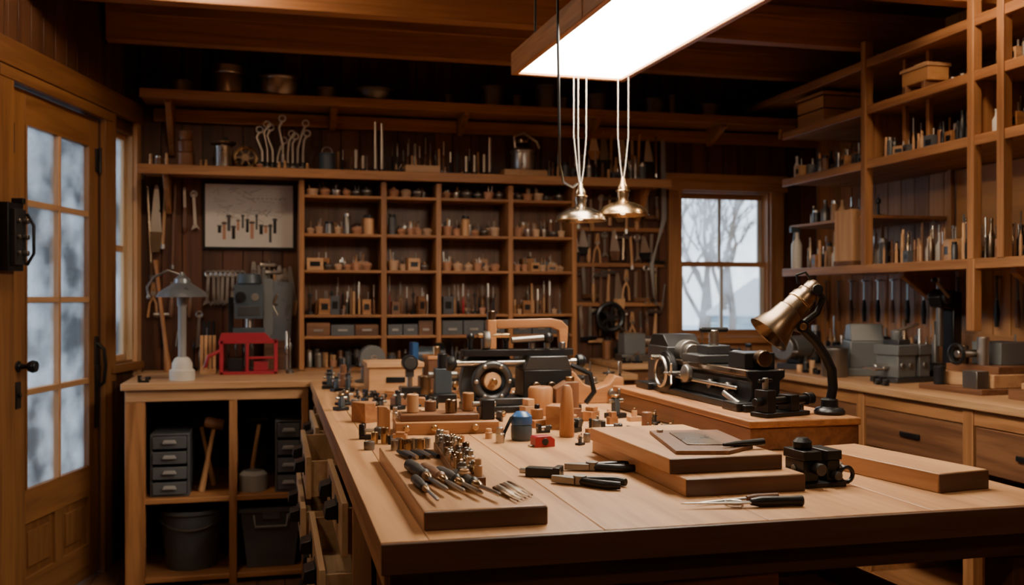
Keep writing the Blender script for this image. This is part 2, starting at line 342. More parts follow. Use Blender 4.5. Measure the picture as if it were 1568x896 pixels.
for j,(a,b) in enumerate(((3.1,3.97),(4.03,4.87),(4.93,5.71))):
    for i,(p,q) in enumerate(zip(zs[:-1],zs[1:])):
        e=[.03,.09,.05,.12,.02,.07,.1,.04][(i*3+j*2)%8]; X=.225-e
        B.bx(X,X+.02,a,b,p+.005,q-.03,PALE['y']); B.bx(X+.02,.3,a+.02,a+.035,p+.01,q-.05,PALE['y']); B.bx(X+.02,.3,b-.035,b-.02,p+.01,q-.05,PALE['y'])
        B.bx(X+.02,.3,a+.035,b-.035,p+.015,p+.025,PALE['y'])
        for yc in ((a*.72+b*.28),(a*.28+b*.72)):
            zc=(p+q)/2; B.bx(X-.004,X,yc-.07,yc+.07,zc-.03,zc+.04,IRON); B.prism([(0,.03),(-.035,.02),(-.04,-.015),(-.03,-.02),(0,-.02)],.11,IRON,'xz',(X-.004,yc,zc))
B.bx(.35,1.78,2.15,3.04,.28,.31,SHELF['x'])
B.done()
# ---------------------------------------------------------------- ceiling light panel
B=MB('hanging_light_panel',(1.14,4.72,0),math.radians(2.2),bevel=.003)
x0,x1,y0,y1,z0,z1=0,.60,-2.12,0,2.5,2.61
for a,b in ((x0,x0+.03),(x1-.03,x1)): B.bx(a,b,y0,y1,z0,z1,SHELF['y'])
for a,b in ((y0,y0+.03),(y1-.03,y1)): B.bx(x0+.03,x1-.03,a,b,z0,z1,SHELF['x'])
B.bx(x0+.03,x1-.03,y0+.03,y1-.03,z1-.015,z1-.001,LIGHT['y'])
EM=emis('light_diffuser',(1,.85,.66),15.)
B.bx(x0+.0305,x1-.0305,y0+.0305,y1-.0305,z0+.012,z0+.02,EM)
for x in (x0+.08,x1-.08):
    for y in (y0+.15,y1-.15): B.cyl((x,y,z1),(x,y,ZC),.006,IRON)
B.done()
FILL_DOME=emis('fill_dome_emitter',(1,.74,.48),36.)  # unseen ceiling domes, added as warm fill to lift the room's ambient light
for (x,y) in ((-.4,5.1),(3.1,4.1),(-1.2,1.8),(3.0,1.2),(.4,.2)):
    B=MB('added_fill_dome',(x,y,ZC),bevel=0); B.lathe([(.17,0),(.17,-.03),(.15,-.035)],BRASS,seg=28); B.lathe([(.14,-.03),(.135,-.07),(.105,-.11),(.06,-.135),(.0,-.142)],FILL_DOME,seg=28); B.done()
def pendant(px,py,zr,cx,mt):
    B=MB('pendant_lamp',(px,py,0),bevel=0)
    pr=[(.128,zr),(.122,zr+.02),(.10,zr+.04),(.06,zr+.058),(.03,zr+.066),(.026,zr+.085),(.03,zr+.1),(.027,zr+.145),(.016,zr+.16),(.012,zr+.18),(.006,zr+.19)]
    pin=[(.125,zr),(.118,zr+.016),(.098,zr+.036),(.058,zr+.053),(.02,zr+.06)]
    B.lathe(pr[::-1]+pin,mt,seg=32); B.ring((0,0,zr),.127,.003,BRASS,'z',32,6)
    B.ring((0,0,zr+.12),.033,.004,BRASS,'z',16,6)
    B.sph((0,0,zr+.03),.024,emis('bulb_glow',(1,.75,.48),2.5),(1,1,1.2))
    for dx in cx: B.tube([(dx*.15,0,zr+.185),(dx*.5,0,zr+.25),(dx,0.002,2.2),(dx,-.0,2.5)],.0024,WHITE,6)
    B.done()
pendant(1.476,4.64,1.78,(-.035,.03,-.012),NICKEL); pendant(1.69,4.62,1.81,(-.025,.03),BRASS)
B=MB('power_cord',(0,0,0),bevel=0)
B.tube([(1.10,3.76,ZC),(1.10,3.76,2.5),(1.11,3.77,2.05),(1.15,3.9,1.95),(1.27,4.25,1.92),(1.40,4.53,1.93),(1.455,4.63,1.96)],.006,IRON,8)
B.sph((1.10,3.76,2.66),.016,IRON,(1,1,2)); B.done()
# ---------------------------------------------------------------- small item kit
def tools_in(B,r,h,n,R):
    for i in range(n):
        a=R.uniform(0,6.28); q=R.uniform(0,r*.6); l=h*R.uniform(1.25,2.2); p0=(q*math.cos(a),q*math.sin(a),h*.4); p1=(q*1.6*math.cos(a),q*1.6*math.sin(a),l)
        B.cyl(p0,p1,r*R.uniform(.07,.16),R.choice([LIGHT['z'],STEEL,IRON,STEEL]),seg=7)
def k_cup(B,w,h,R):
    r=w/2; m=R.choice([TERRA,TERRB,TERRB,TERRA,STEEL]); hh=min(h*.5,w*.9)
    B.lathe([(r*.78,0),(r*.95,hh*.75),(r*1.02,hh*.76),(r*1.02,hh),(r*.88,hh),(r*.8,hh*.5)],m,seg=14)
    tools_in(B,r,hh,R.randint(2,5),R)
def k_bowl(B,w,h,R):
    r=w/2; hh=min(h*.7,w*.75)
    B.lathe([(r*.7,0),(r*.92,hh*.5),(r,hh*.55),(r,hh*.72),(r*.93,hh*.75),(r*.8,hh*.9),(r*.3,hh),(0,hh)],R.choice([TERRA,TERRB,DSTEEL]),seg=14)
    if R.random()<.6: B.sph((0,0,hh),r*.3,R.choice([LIGHT['z'],DSTEEL]),seg=8)
def k_jar(B,w,h,R):
    r=w/2; hh=h*R.uniform(.5,.85); B.lathe([(r*.9,0),(r*.92,hh*.8),(r*.7,hh*.86),(r*.7,hh*.88)],R.choice([WALN['z'],DSTEEL,GREYP,LIGHT['z'],CAST]),seg=12); B.lathe([(r*.75,hh*.85),(r*.75,hh),(r*.1,hh)],R.choice([STEEL,IRON]),seg=12)
def k_bottle(B,w,h,R):
    r=w*.42; hh=h*R.uniform(.7,1.); B.lathe([(r*.9,0),(r,hh*.05),(r,hh*.55),(r*.45,hh*.72),(r*.35,hh*.9),(r*.45,hh*.91),(r*.45,hh),(0,hh)],R.choice([BRONZE,WHITE,IRON,DSTEEL,LIGHT['z']]),seg=12)
def k_peg(B,w,h,R):
    r=w*.3; hh=h*R.uniform(.5,1.); B.lathe([(r,0),(r*.95,hh*.5),(r*1.05,hh*.52),(r*1.05,hh*.6),(r*.8,hh*.62),(r*.8,hh*.97),(r*.6,hh),(0,hh)],R.choice([LIGHT['z'],LIGHT['z'],WALN['z'],STEEL]),seg=10)
def k_chisel(B,w,h,R):
    r=w*.25; hh=h*R.uniform(.8,1.1)
    B.lathe([(r*.7,0),(r,hh*.2),(r*.8,hh*.45),(r*.5,hh*.5),(r*.25,hh*.52),(r*.25,hh*.6)],R.choice([LIGHT['z'],WALN['z'],IRON,RED if R.random()<.1 else IRON]),seg=8)
    B.box(0,0,hh*.8,r*.9,r*.25,hh*.42,R.choice([STEEL,DSTEEL]))
def k_block(B,w,h,R):
    hh=h*R.uniform(.3,.6); B.bx(-w*.48,w*.48,-w*.4,w*.4,0,hh,R.choice([LIGHT['x'],WALN['x'],SHELF['x'],GREYP])); B.bx(-w*.3,w*.3,-w*.42,-w*.40,hh*.3,hh*.7,IRON)
    B.cyl((w*.2,0,hh),(w*.2,0,hh*1.5),w*.07,STEEL,seg=8)
def k_stand(B,w,h,R):
    hh=h*.8; B.lathe([(w*.45,0),(w*.45,hh*.08),(w*.12,hh*.14),(w*.1,hh*.6),(w*.2,hh*.65),(w*.2,hh*.8),(w*.05,hh*.85),(w*.05,hh)],R.choice([IRON,DSTEEL,CAST]),seg=12)
    B.cyl((-w*.4,0,hh*.72),(w*.4,0,hh*.76),w*.07,IRON,seg=8)
def k_plane(B,w,h,R):
    hh=h*.35; B.bx(-w*.5,w*.5,-w*.15,w*.15,0,hh*.5,R.choice([IRON,WALN['x']])); B.prism([(-w*.4,hh*.5),(-w*.2,hh*.5),(-w*.22,hh),(-w*.38,hh*1.2)],w*.1,LIGHT['z']); B.box(0,0,hh*.7,w*.06,w*.22,hh*.9,STEEL,(0,.5,0)); B.sph((w*.35,0,hh*.7),w*.1,LIGHT['z'],seg=8)
def k_wood(B,w,h,R):
    hh=h*R.uniform(.4,1.); m=R.choice([LIGHT,SHELF,WALN,SHELF]); a=w*R.uniform(.3,.5); b=w*R.uniform(.25,.45)
    k=R.random()
    if k<.45: B.bx(-a,a,-b,b,0,hh*.7,m['x']); B.bx(-a*.5,a*.7,-b*.9,b*.9,hh*.7,hh,m['x'])
    elif k<.75: B.prism([(-a,0),(a,0),(a,hh*.55),(a*.3,hh*.6),(a*.1,hh),(-a,hh)],b*2,m['x'])
    else: B.bx(-a,a,-b,b,0,hh*.35,m['x']); B.cyl((0,0,hh*.35),(0,0,hh*.8),b*.7,m['z']); B.cyl((0,0,hh*.8),(0,0,hh),b*.3,R.choice([BRASS,IRON]))
def k_clamp(B,w,h,R):
    s=w*9; B.bx(-.05*s,.05*s,-.02*s,.02*s,0,.02*s,IRON); B.bx(-.05*s,-.025*s,-.025*s,.025*s,.02*s,.07*s,IRON); B.bx(.02*s,.05*s,-.022*s,.022*s,.02*s,.055*s,CAST); B.cyl((-.055*s,0,.04*s),(.06*s,0,.04*s),.008*s,STEEL,seg=10); B.lathe([(.018*s,0),(.018*s,.015*s),(.008*s,.02*s)],R.choice([IRON,BRASS]),(.05*s,0,.04*s),12,'x')
def k_tube(B,w,h,R):
    r=w*R.uniform(.25,.4); hh=h*R.uniform(.4,.9); B.lathe([(r*.95,0),(r,.003),(r,hh-.003),(r*.93,hh),(r*.5,hh),(r*.5,hh*.6),(0,hh*.6)],R.choice([LIGHT['z'],SHELF['z'],BRASS,WALN['z'],DSTEEL,BRONZE]),seg=18)
def k_gauge(B,w,h,R):
    B.bx(-w*.4,w*.4,-w*.3,w*.3,0,h*.15,IRON); B.bx(-w*.12,w*.12,-w*.15,w*.15,h*.15,h*.6,R.choice([CAST,BLUEG])); B.cyl((-w*.35,0,h*.5),(w*.4,0,h*.5),w*.09,STEEL,seg=10); B.cyl((w*.2,0,h*.15),(w*.2,0,h*.85),w*.06,DSTEEL,seg=10); B.lathe([(w*.18,0),(w*.2,w*.05),(w*.2,w*.12),(w*.05,w*.15)],R.choice([IRON,BRASS]),(0,0,h*.6),14)
K=dict(cup=k_cup,bowl=k_bowl,jar=k_jar,bottle=k_bottle,peg=k_peg,chisel=k_chisel,block=k_block,stand=k_stand,plane=k_plane,wood=k_wood,clamp=k_clamp,tube=k_tube,gauge=k_gauge)
def row(B,p0,p1,z,h,w,kinds,R,jit=.03,dens=1.,skip=0.05):
    p0=Vector((*p0,z));p1=Vector((*p1,z));L=(p1-p0).length;d=(p1-p0)/L; t=0
    nrm=Vector((-d.y,d.x,0))
    while t<L:
        k=R.choice(kinds); ww=w*R.uniform(.75,1.2)*({'block':1.5,'plane':2.,'peg':.7,'chisel':.7}.get(k,1))
        if t+ww>L: break
        if R.random()>skip:
            c=p0+d*(t+ww/2)+nrm*R.uniform(-jit,jit)
            B.at(c.x,c.y,c.z,rz=R.uniform(-.4,.4)+math.atan2(d.y,d.x)); K[k](B,ww*.92,h*R.uniform(.7,1.),R)
        t+=ww*dens
    B.home()
B=MB('small_parts_cups',(0,0,0),bevel=0)
rows=[(2.096,.11,.08,['bowl','bowl','cup']),(1.834,.20,.07,['cup','cup','bowl','jar','cup']),(1.586,.19,.07,['cup','bowl','cup','bowl','block']),(1.28,.25,.048,['peg','chisel','block','cup','chisel','stand'])]
for z,h,w,kk in rows:
    for a,b in zip(CX[:-1],CX[1:]):
        row(B,(a+.03,6.85),(b-.03,6.85),z,h,w,kk,R,.015,.97); row(B,(a+.04,6.98),(b-.04,6.98),z,h*1.1,w,kk,R,.02,.97)
B.done()
B=MB('parts_drawers_and_jars',(0,0,0),bevel=.001,seg=1)
for i,(a,b) in enumerate(zip(CX[:-1],CX[1:])):
    n=3; w=(b-a-.06)/n
    for j in range(n):
        x=a+.03+j*w; m=R.choice([GREYP,MGREY,WALN['x'],GREYP]); B.bx(x+.004,x+w-.004,6.83,7.05,1.135,1.135+R.choice([.075,.09,.1]),m); B.bx(x+w*.3,x+w*.7,6.822,6.83,1.165,1.18,STEEL)
    row(B,(a+.03,6.88),(b-.03,6.88),.916,.17,.06,['jar','peg','stand','cup','bottle'],R,.02); row(B,(a+.03,7.0),(b-.03,7.0),.916,.18,.06,['jar','bottle'],R,.01)
B.done()
z=2.262
B=MB('turned_wooden_bottle',(-.577,6.9,z)); B.lathe([(.05,0),(.055,.01),(.055,.10),(.045,.11),(.05,.13),(.05,.18),(.035,.19),(.045,.21),(.042,.25),(0,.255)],WALN['z'],seg=20); B.done()
B=MB('coffee_tin',(-.335,6.88,z)); B.lathe([(.052,0),(.055,.01),(.055,.14),(.058,.145),(.058,.155),(.05,.155)],STEEL,seg=24); B.lathe([(.06,.156),(.085,.17),(.085,.185),(.0,.19)],BRONZE,seg=24); B.cyl((0,0,.19),(.03,0,.21),.012,IRON); B.done()
B=MB('grinding_wheel',(-.19,6.9,z)); B.ring((0,0,.085),.07,.013,BRASS,'y',24); B.cyl((0,-.012,.085),(0,.012,.085),.028,BRONZE); 
for a in range(6): B.box(.04*math.cos(a*PI/3),0,.085+.04*math.sin(a*PI/3),.05,.01,.012,BRONZE,(0,-a*PI/3,0))
B.bx(-.05,.05,-.03,.03,0,.012,WALN['x']); B.done()
B=MB('wrench_stand',(.05,6.9,z),bevel=.001)
for i in range(9):
    x=-.13+i*.034; h=R.uniform(.2,.36); xx=x+R.uniform(-.04,.04); y=R.uniform(-.04,.04)
    B.tube([(x,y,.0),(x,y,h*.5),(xx,y,h*.85),(xx+.02,y,h)],.010,STEEL,7)
    B.ring((xx+.02,y,h+.015),.022,.007,STEEL,'y',10,6); B.lathe([(.028,0),(.024,.05),(.012,.06)],IRON,(x,y,0),10)
B.done()
B=MB('paint_tin',(.354,6.88,z)); B.lathe([(.055,0),(.055,.12),(.059,.12),(.059,.13),(.05,.13),(.048,.12),(0,.12)],BLUEG,seg=24); B.ring((0,0,.14),.035,.004,STEEL,'y',14,6); B.done()
B=MB('steel_bars',(0,0,0),bevel=.001,seg=1)
for x,h in ((.55,.16),(.685,.36),(.73,.35),(.60,.12),(1.46,.16),(1.5,.28),(1.39,.15),(1.33,.14)): B.at(x,6.86,z); B.cyl((0,0,0),(0,0,.03),.022,IRON,seg=10); B.cyl((0,0,.03),(0,0,h),.011,STEEL,seg=8)
B.done()
B=MB('hand_tools_on_shelf',(0,0,0),bevel=.001,seg=1)
row(B,(-.82,6.9),(-.66,6.9),z,.16,.06,['peg','jar'],R); row(B,(-.5,6.94),(-.42,6.94),z,.14,.06,['jar','peg'],R)
row(B,(.78,6.86),(1.28,6.86),z,.24,.045,['chisel','peg','plane','block','chisel'],R,.02); row(B,(.8,6.99),(1.55,6.99),z,.28,.05,['chisel','stand','cup','peg','chisel'],R,.02); row(B,(1.95,6.86),(2.75,6.86),z,.2,.06,['peg','jar','chisel','block'],R,.01); row(B,(1.95,6.99),(2.75,6.99),z,.25,.06,['peg','stand','chisel','bottle'],R,.01); row(B,(.42,6.99),(.66,6.99),z,.18,.05,['peg','chisel'],R,.01)
row(B,(-.12,6.80),(.28,6.80),z,.08,.05,['bowl','clamp','peg'],R,.005)
B.bx(.88,1.12,6.73,6.80,z,z+.05,LIGHT['x']); B.done()
B=MB('stock_pot',(1.76,6.9,z)); B.bx(-.16,.16,-.08,.08,0,.055,LIGHT['x']); B.lathe([(.085,.055),(.09,.07),(.09,.18),(.1,.185),(.1,.195),(.05,.23),(.0,.24)],STEEL,seg=28); B.tube([(-.06,0,.2),(-.07,0,.3),(0,.0,.33),(.1,0,.27),(.12,0,.22)],.01,STEEL); B.lathe([(.02,.24),(.06,.25),(.06,.28),(.0,.3)],BRONZE,seg=16); B.done()
z=2.755
B=MB('metal_pot',(-.30,6.84,z)); B.lathe([(.09,0),(.1,.01),(.105,.12),(.1,.135),(.108,.14),(.108,.19),(.1,.195),(.09,.2),(.0,.205)],STEEL,seg=28); B.sph((0,0,.21),.015,IRON); B.done()
B=MB('round_baking_tin',(.035,6.88,z)); B.lathe([(.125,0),(.14,.03),(.14,.12),(.15,.125),(.15,.14),(.0,.15)],STEEL,seg=32); B.done()
B=MB('covered_pan',(.68,6.88,z)); B.lathe([(.12,0),(.14,.06),(.15,.065),(.15,.09),(.1,.11),(.0,.12)],DSTEEL,seg=28); B.lathe([(.02,.12),(.03,.135),(0,.14)],IRON,seg=12); B.done()
for x,h in ((1.52,.15),(1.92,.18),(.35,.08),(2.75,.12),(3.2,.1),(2.3,.13),(1.7,.1),(2.05,.1),(2.9,.16),(-.6,.08),(1.2,.08)):
    B=MB('storage_tin',(x,6.86,z)); r=.08 if x not in (1.7,2.05,2.9,1.2) else .035; B.lathe([(r,0),(r,h*.8),(r+.005,h*.8),(r+.005,h),(.0,h*1.05)],DSTEEL,seg=24); B.cyl((0,0,h),(0,0,h+.03),.012,IRON); B.done()
PAP=plain('poster_paper',(.58,.55,.50),.7,var=.04)
B=MB('tool_poster',(-.168,7.075,1.965),bevel=0)
B.bx(-.31,.31,-.012,.018,-.232,.232,IRON); B.bx(-.295,.295,-.014,-.012,-.217,.217,PAP)
for i in range(13):
    x=-.2+i*.031; h=R.uniform(.04,.1); zc=R.uniform(-.1,-.01); w=R.uniform(.006,.012); B.bx(x-w,x+w,-.0155,-.014,zc-h,zc+h*.3,[IRON,TERRA,CAST][i%3]); B.bx(x-w*1.6,x+w*1.6,-.016,-.014,zc+h*.1,zc+h*.25,CAST)
for i in range(34):
    x=R.uniform(-.26,.2); zz=R.uniform(-.02,.19); B.tube([(x,-.0145,zz),(x+R.uniform(.02,.09),-.0145,zz+R.uniform(-.04,.04)),(x+R.uniform(.0,.05),-.0145,zz+R.uniform(-.04,.0))],.0012,DSTEEL,4)
for i in range(8): B.bx(.02+i*.03,.035+i*.03,-.0145,-.014,.12,.124,CAST)
B.done()
# ---------------------------------------------------------------- hanging tools
def hang(B,x,z,L,kind,R,y=7.085):
    B.at(x,y-.02,z,ry=R.uniform(-.06,.06)); hm=R.choice([LIGHT['z'],WALN['z'],IRON,LIGHT['z'],BRONZE]); sm=R.choice([STEEL,STEEL,DSTEEL])
    B.cyl((0,.02,0),(0,-.02,0),.005,STEEL,seg=6)
    if kind=='chisel': B.rod((0,0,-L),(0,0,-L*.45),[(.008,0),(.018,.2),(.015,.8),(.01,1)],hm,8); B.box(0,0,-L*.22,.02,.005,L*.46,sm)
    elif kind=='hammer': B.rod((0,0,-L),(0,0,0),[(.016,0),(.012,.5),(.009,1)],hm,8); B.rod((-.06,0,-.02),(.06,0,-.02),[(.018,0),(.018,.3),(.012,.4),(.016,.8),(.004,1)],sm,8)
    elif kind=='wrench': B.box(0,0,-L/2,.02,.008,L*.85,sm); B.ring((0,0,-.02),.02,.008,sm,'y',10,6); B.prism([(-.03,-L-.02),(-.012,-L+.02),(.012,-L+.02),(.03,-L-.02),(.01,-L)],.012,sm)
    elif kind=='saw': B.prism([(-.012,0),(.012,0),(.05,-L*.7),(-.03,-L*.7)],.004,sm); B.prism([(-.04,-L*.7),(.055,-L*.7),(.04,-L),(-.01,-L*1.02),(-.03,-L*.85)],.02,hm)
    elif kind=='bar': B.cyl((0,0,0),(0,0,-L),.011,hm,seg=8); B.cyl((0,0,-L),(0,0,-L-.03),.016,sm,seg=8)
    elif kind=='pliers':
        B.tube([(-.005,0,0),(-.012,0,-L*.3),(.02,0,-L*.6),(.03,0,-L)],.008,hm,6); B.tube([(.005,0,0),(.012,0,-L*.3),(-.02,0,-L*.6),(-.03,0,-L)],.008,hm,6); B.cyl((0,-.012,-L*.32),(0,.012,-L*.32),.016,sm,seg=10)
    elif kind=='square': B.box(0,0,-L/2,.025,.004,L,sm); B.box(.05,0,-L,.13,.015,.03,hm)
    B.home()
B=MB('hanging_tool_collection',(0,0,0),bevel=0)
kinds=['chisel','hammer','wrench','saw','bar','pliers','chisel','square']
for (z0,L0) in ((2.16,.22),(1.90,.24),(1.62,.26),(1.32,.24)):
    x=2.19
    while x<2.9: hang(B,x,z0+R.uniform(-.04,.02),L0*R.uniform(.7,1.1),R.choice(kinds),R); x+=R.uniform(.05,.085)
x=2.2
while x<2.9: hang(B,x,2.66+R.uniform(-.06,.0),R.uniform(.2,.34),R.choice(['bar','bar','saw','chisel']),R); x+=R.uniform(.06,.09)
for z0 in (1.63,1.9,1.33): B.bx(2.16,2.92,7.07,7.095,z0,z0+.03,BEAM['x'])
B.done()
B=MB('hanging_pulley_wheel',(2.45,6.97,1.25)); B.ring((0,0,0),.10,.02,IRON,'y',24); B.cyl((0,-.02,0),(0,.12,0),.035,IRON)
for a in range(5): B.box(.06*math.cos(a*1.257),0,.06*math.sin(a*1.257),.09,.015,.02,IRON,(0,-a*1.257,0))
B.tube([(.05,-.02,-.05),(.12,-.03,-.12),(.1,-.03,-.2)],.008,DSTEEL); B.done()
B=MB('coiled_cable',(2.86,7.02,1.7),bevel=0)
for i in range(3): B.tube([(.02+i*.012,0,.9),(.03+i*.014,0,.3),(-.05-i*.01,0,-.05),(-.04,0,-.3),(.02,0,-.4),(.05,0,-.2)],.006,LGREY,6)
B.done()
B=MB('hanging_rods',(0,0,0),bevel=0)
for x,z,L,k in ((-.84,2.15,.6,'bar'),(-.78,2.16,.45,'saw'),(-.72,2.16,.4,'bar'),(-.66,2.17,.55,'bar'),(-.60,2.15,.3,'chisel'),(-.54,2.13,.25,'wrench')): hang(B,x,z,L,k,R)
B.done()
B=MB('hanging_wrench_set',(0,0,0),bevel=0)
for i in range(8): hang(B,-.44+i*.032,1.58,.22,'wrench',R)
for i in range(8): hang(B,-.14+i*.035,1.62+R.uniform(-.03,.03),.34,R.choice(['hammer','chisel','saw']),R)
for i,k in enumerate(['pliers','hammer','chisel','pliers','chisel','wrench']): hang(B,-.80+i*.06,1.5-.2*(i%2),.24,k,R)
B.done()
# ---------------------------------------------------------------- left counter objects
B=MB('desk_lamp',(-.539,6.2,.9),bevel=.001)
B.lathe([(.075,0),(.075,.06),(.06,.07),(.06,.1),(.045,.13),(.03,.14)],WHITE,seg=24); B.lathe([(.024,.14),(.024,.44),(.03,.45),(.03,.5)],LGREY,seg=14)
B.lathe([(.155,.50),(.15,.505),(.135,.53),(.075,.57),(.05,.585),(.045,.61),(.02,.63),(.01,.65),(0,.651)],SHADE,seg=32); B.lathe([(.15,.502),(.07,.56),(.02,.57)],WHITE,seg=32)
B.tube([(-.0,0,.63),(-.08,0,.66),(-.16,0,.62),(-.20,0,.56),(-.19,0,.5)],.008,DSTEEL); B.sph((-.19,0,.5),.014,DSTEEL)
B.done()
B=MB('bench_drill_press',(-.16,6.65,.9),bevel=.003)
for x in (-.17,.17):
    for y in (-.1,.1): B.bx(x-.012,x+.012,y-.012,y+.012,0,.22,RED)
for z in (.0,.2): 
    for y in (-.1,.1): B.bx(-.18,.18,y-.012,y+.012,z,z+.02,RED)
for z in (.0,.2): 
    for x in (-.17,.17): B.bx(x-.012,x+.012,-.1,.1,z,z+.02,RED)
B.bx(-.02,.0,-.11,-.09,.02,.2,RED); B.bx(.0,.16,-.105,-.1,.1,.115,RED); B.bx(-.17,.17,-.1,.1,.0,.02,RED)
B.prism([(-.19,.2),(-.17,.27),(.10,.27),(.17,.2)],.02,RED,'xz',(0,-.1,0)); B.tube([(-.17,-.1,.16),(-.25,-.12,.12),(-.27,-.12,.05)],.012,RED); B.bx(-.13,-.04,-.09,.09,.02,.1,IRON); B.bx(.03,.12,-.07,.09,.02,.08,RED)
B.bx(-.13,.13,-.1,.1,.22,.25,DSTEEL)
B.cyl((0,.04,.25),(0,.04,.6),.025,DSTEEL); B.bx(-.1,.1,-.08,.08,.25,.3,BLUEG)
B.bx(-.09,.09,-.12,.1,.36,.58,BLUEG); B.lathe([(.07,.58),(.08,.59),(.07,.65),(0,.655)],BLUEG,(0,0,0),20); B.cyl((0,-.06,.3),(0,-.06,.4),.025,STEEL); B.cyl((-.05,-.14,.5),(-.05,-.12,.5),.035,IRON); B.cyl((.04,-.13,.5),(.04,-.12,.5),.025,STEEL); B.bx(-.07,.07,-.125,-.12,.38,.44,CAST)
B.bx(.09,.15,-.05,.07,.25,.62,MGREY); B.bx(-.13,-.1,-.05,.05,.25,.5,IRON)
for a in range(3): B.cyl((.15,-.02,.45),(.18,-.02+.08*math.cos(a*2.1),.45+.08*math.sin(a*2.1)),.007,STEEL,seg=8)
B.done()
B=MB('tool_caddy',(-.42,6.72,.9),bevel=.001,seg=1); B.bx(-.05,.05,-.06,.06,0,.03,LIGHT['x'])
for i in range(4): B.bx(-.05+i*.026,-.03+i*.026,-.03,.0,.03,.25,LIGHT['z'])
for i in range(3): B.cyl((-.03+i*.03,.03,.03),(-.03+i*.03,.03,.34),.009,IRON,seg=8)
B.done()
B=MB('shovel_handle',(-.72,6.95,.9)); B.rod((.03,0,0),(-.06,.05,.75),[(.03,0),(.014,.2),(.012,.9),(.018,1)],BEAM['z']); B.done()
B=MB('leaning_panel',(.02,6.98,.9)); B.prism([(-.1,.2),(.09,.2),(.11,.6),(-.08,.62)],.012,SHADE,'xz'); B.bx(-.09,.09,-.02,.05,0,.2,WALN['x']); B.done()
B=MB('counter_tools',(0,0,0),bevel=0); row(B,(-.62,6.95),(-.12,6.95),.9,.32,.05,['chisel','stand','peg','bottle'],R,.01); row(B,(.06,6.85),(.14,6.85),.9,.3,.06,['stand','peg'],R); B.at(.1,6.6,.9); k_stand(B,.06,.3,R)
B.home(); row(B,(-.78,6.08),(-.62,6.1),.9,.03,.08,['plane','clamp'],R,.0); row(B,(.06,6.3),(.15,6.3),.9,.05,.08,['clamp','block'],R,.0); B.done()
def organiser(n,x,w,h,zb):
    B=MB('drawer_organiser',(x,6.2,zb)); B.bx(-w/2,w/2,-.1,.3,0,.012,GREYP);B.bx(-w/2,-w/2+.012,-.1,.3,.012,h,GREYP);B.bx(w/2-.012,w/2,-.1,.3,.012,h,GREYP);B.bx(-w/2,w/2,-.1,.3,h,h+.012,GREYP)
    k=h/n
    for i in range(n): B.bx(-w/2+.015,w/2-.015,-.115,.29,.015+i*k,.008+(i+1)*k-.012,GREYP); B.prism([(-.04,0),(.04,0),(.03,.02),(-.03,.02)],.02,LGREY,'xz',(0,-.125,.02+i*k+k*.3))
    B.done()
organiser(4,-.60,.22,.36,.2205); organiser(4,.085,.16,.42,.2205)
B=MB('roll_of_tape',(-.125,6.2,.2205)); B.lathe([(.085,0),(.085,.1),(.06,.12),(.05,.12),(.045,.0)],LGREY,seg=28); B.done()
B=MB('mallet',(-.40,6.22,.2205)); B.rod((-.03,0,0),(.05,0,.42),[(.02,0),(.014,.5),(.012,1)],LIGHT['z']); B.rod((-.01,0,.42),(.1,0,.40),[(.03,0),(.035,.2),(.035,.8),(.03,1)],WALN['x']); B.done()
B=MB('mallet',(-.40,6.42,.2205)); B.rod((.03,0,0),(-.05,0,.4),[(.018,0),(.013,.5),(.012,1)],LIGHT['z']); B.rod((-.07,0,.39),(.03,0,.42),[(.03,0),(.03,1)],IRON); B.done()
B=MB('mallet',(-.15,6.40,.2205)); B.rod((0,0,0),(.06,0,.4),[(.018,0),(.013,.5),(.012,1)],LIGHT['z']); B.rod((.0,0,.4),(.12,0,.41),[(.03,0),(.03,1)],IRON); B.done()
B=MB('storage_bucket',(-.49,6.3,-.2395)); B.lathe([(.15,0),(.185,.33),(.2,.335),(.2,.36),(.185,.36),(.145,.02)],GREYP,seg=32); B.tube([(.2*math.cos(a),-.2*math.sin(a)*.98,.34-.09*math.sin(a)) for a in [i*PI/14 for i in range(15)]],.006,DSTEEL); B.done()
B=MB('storage_bin',(-.02,6.27,-.2395)); 
vs=[(-.14,-.13,0),(.14,-.13,0),(.14,.2,0),(-.14,.2,0),(-.18,-.17,.36),(.18,-.17,.36),(.18,.24,.36),(-.18,.24,.36)]
B.add(vs,[(0,1,2,3),(0,1,5,4),(1,2,6,5),(2,3,7,6),(3,0,4,7)],GREYP)
for (a,b,c,d) in ((-.19,.19,-.185,-.165),(-.19,.19,.235,.25),(-.19,-.17,-.17,.24),(.17,.19,-.17,.24)): B.bx(a,b,c,d,.34,.37,GREYP)
B.bx(-.05,.05,-.19,-.18,.3,.34,GREYP); B.tube([(-.1,-.19,.33),(-.09,-.2,.26),(.09,-.2,.26),(.1,-.19,.33)],.006,LGREY); B.done()
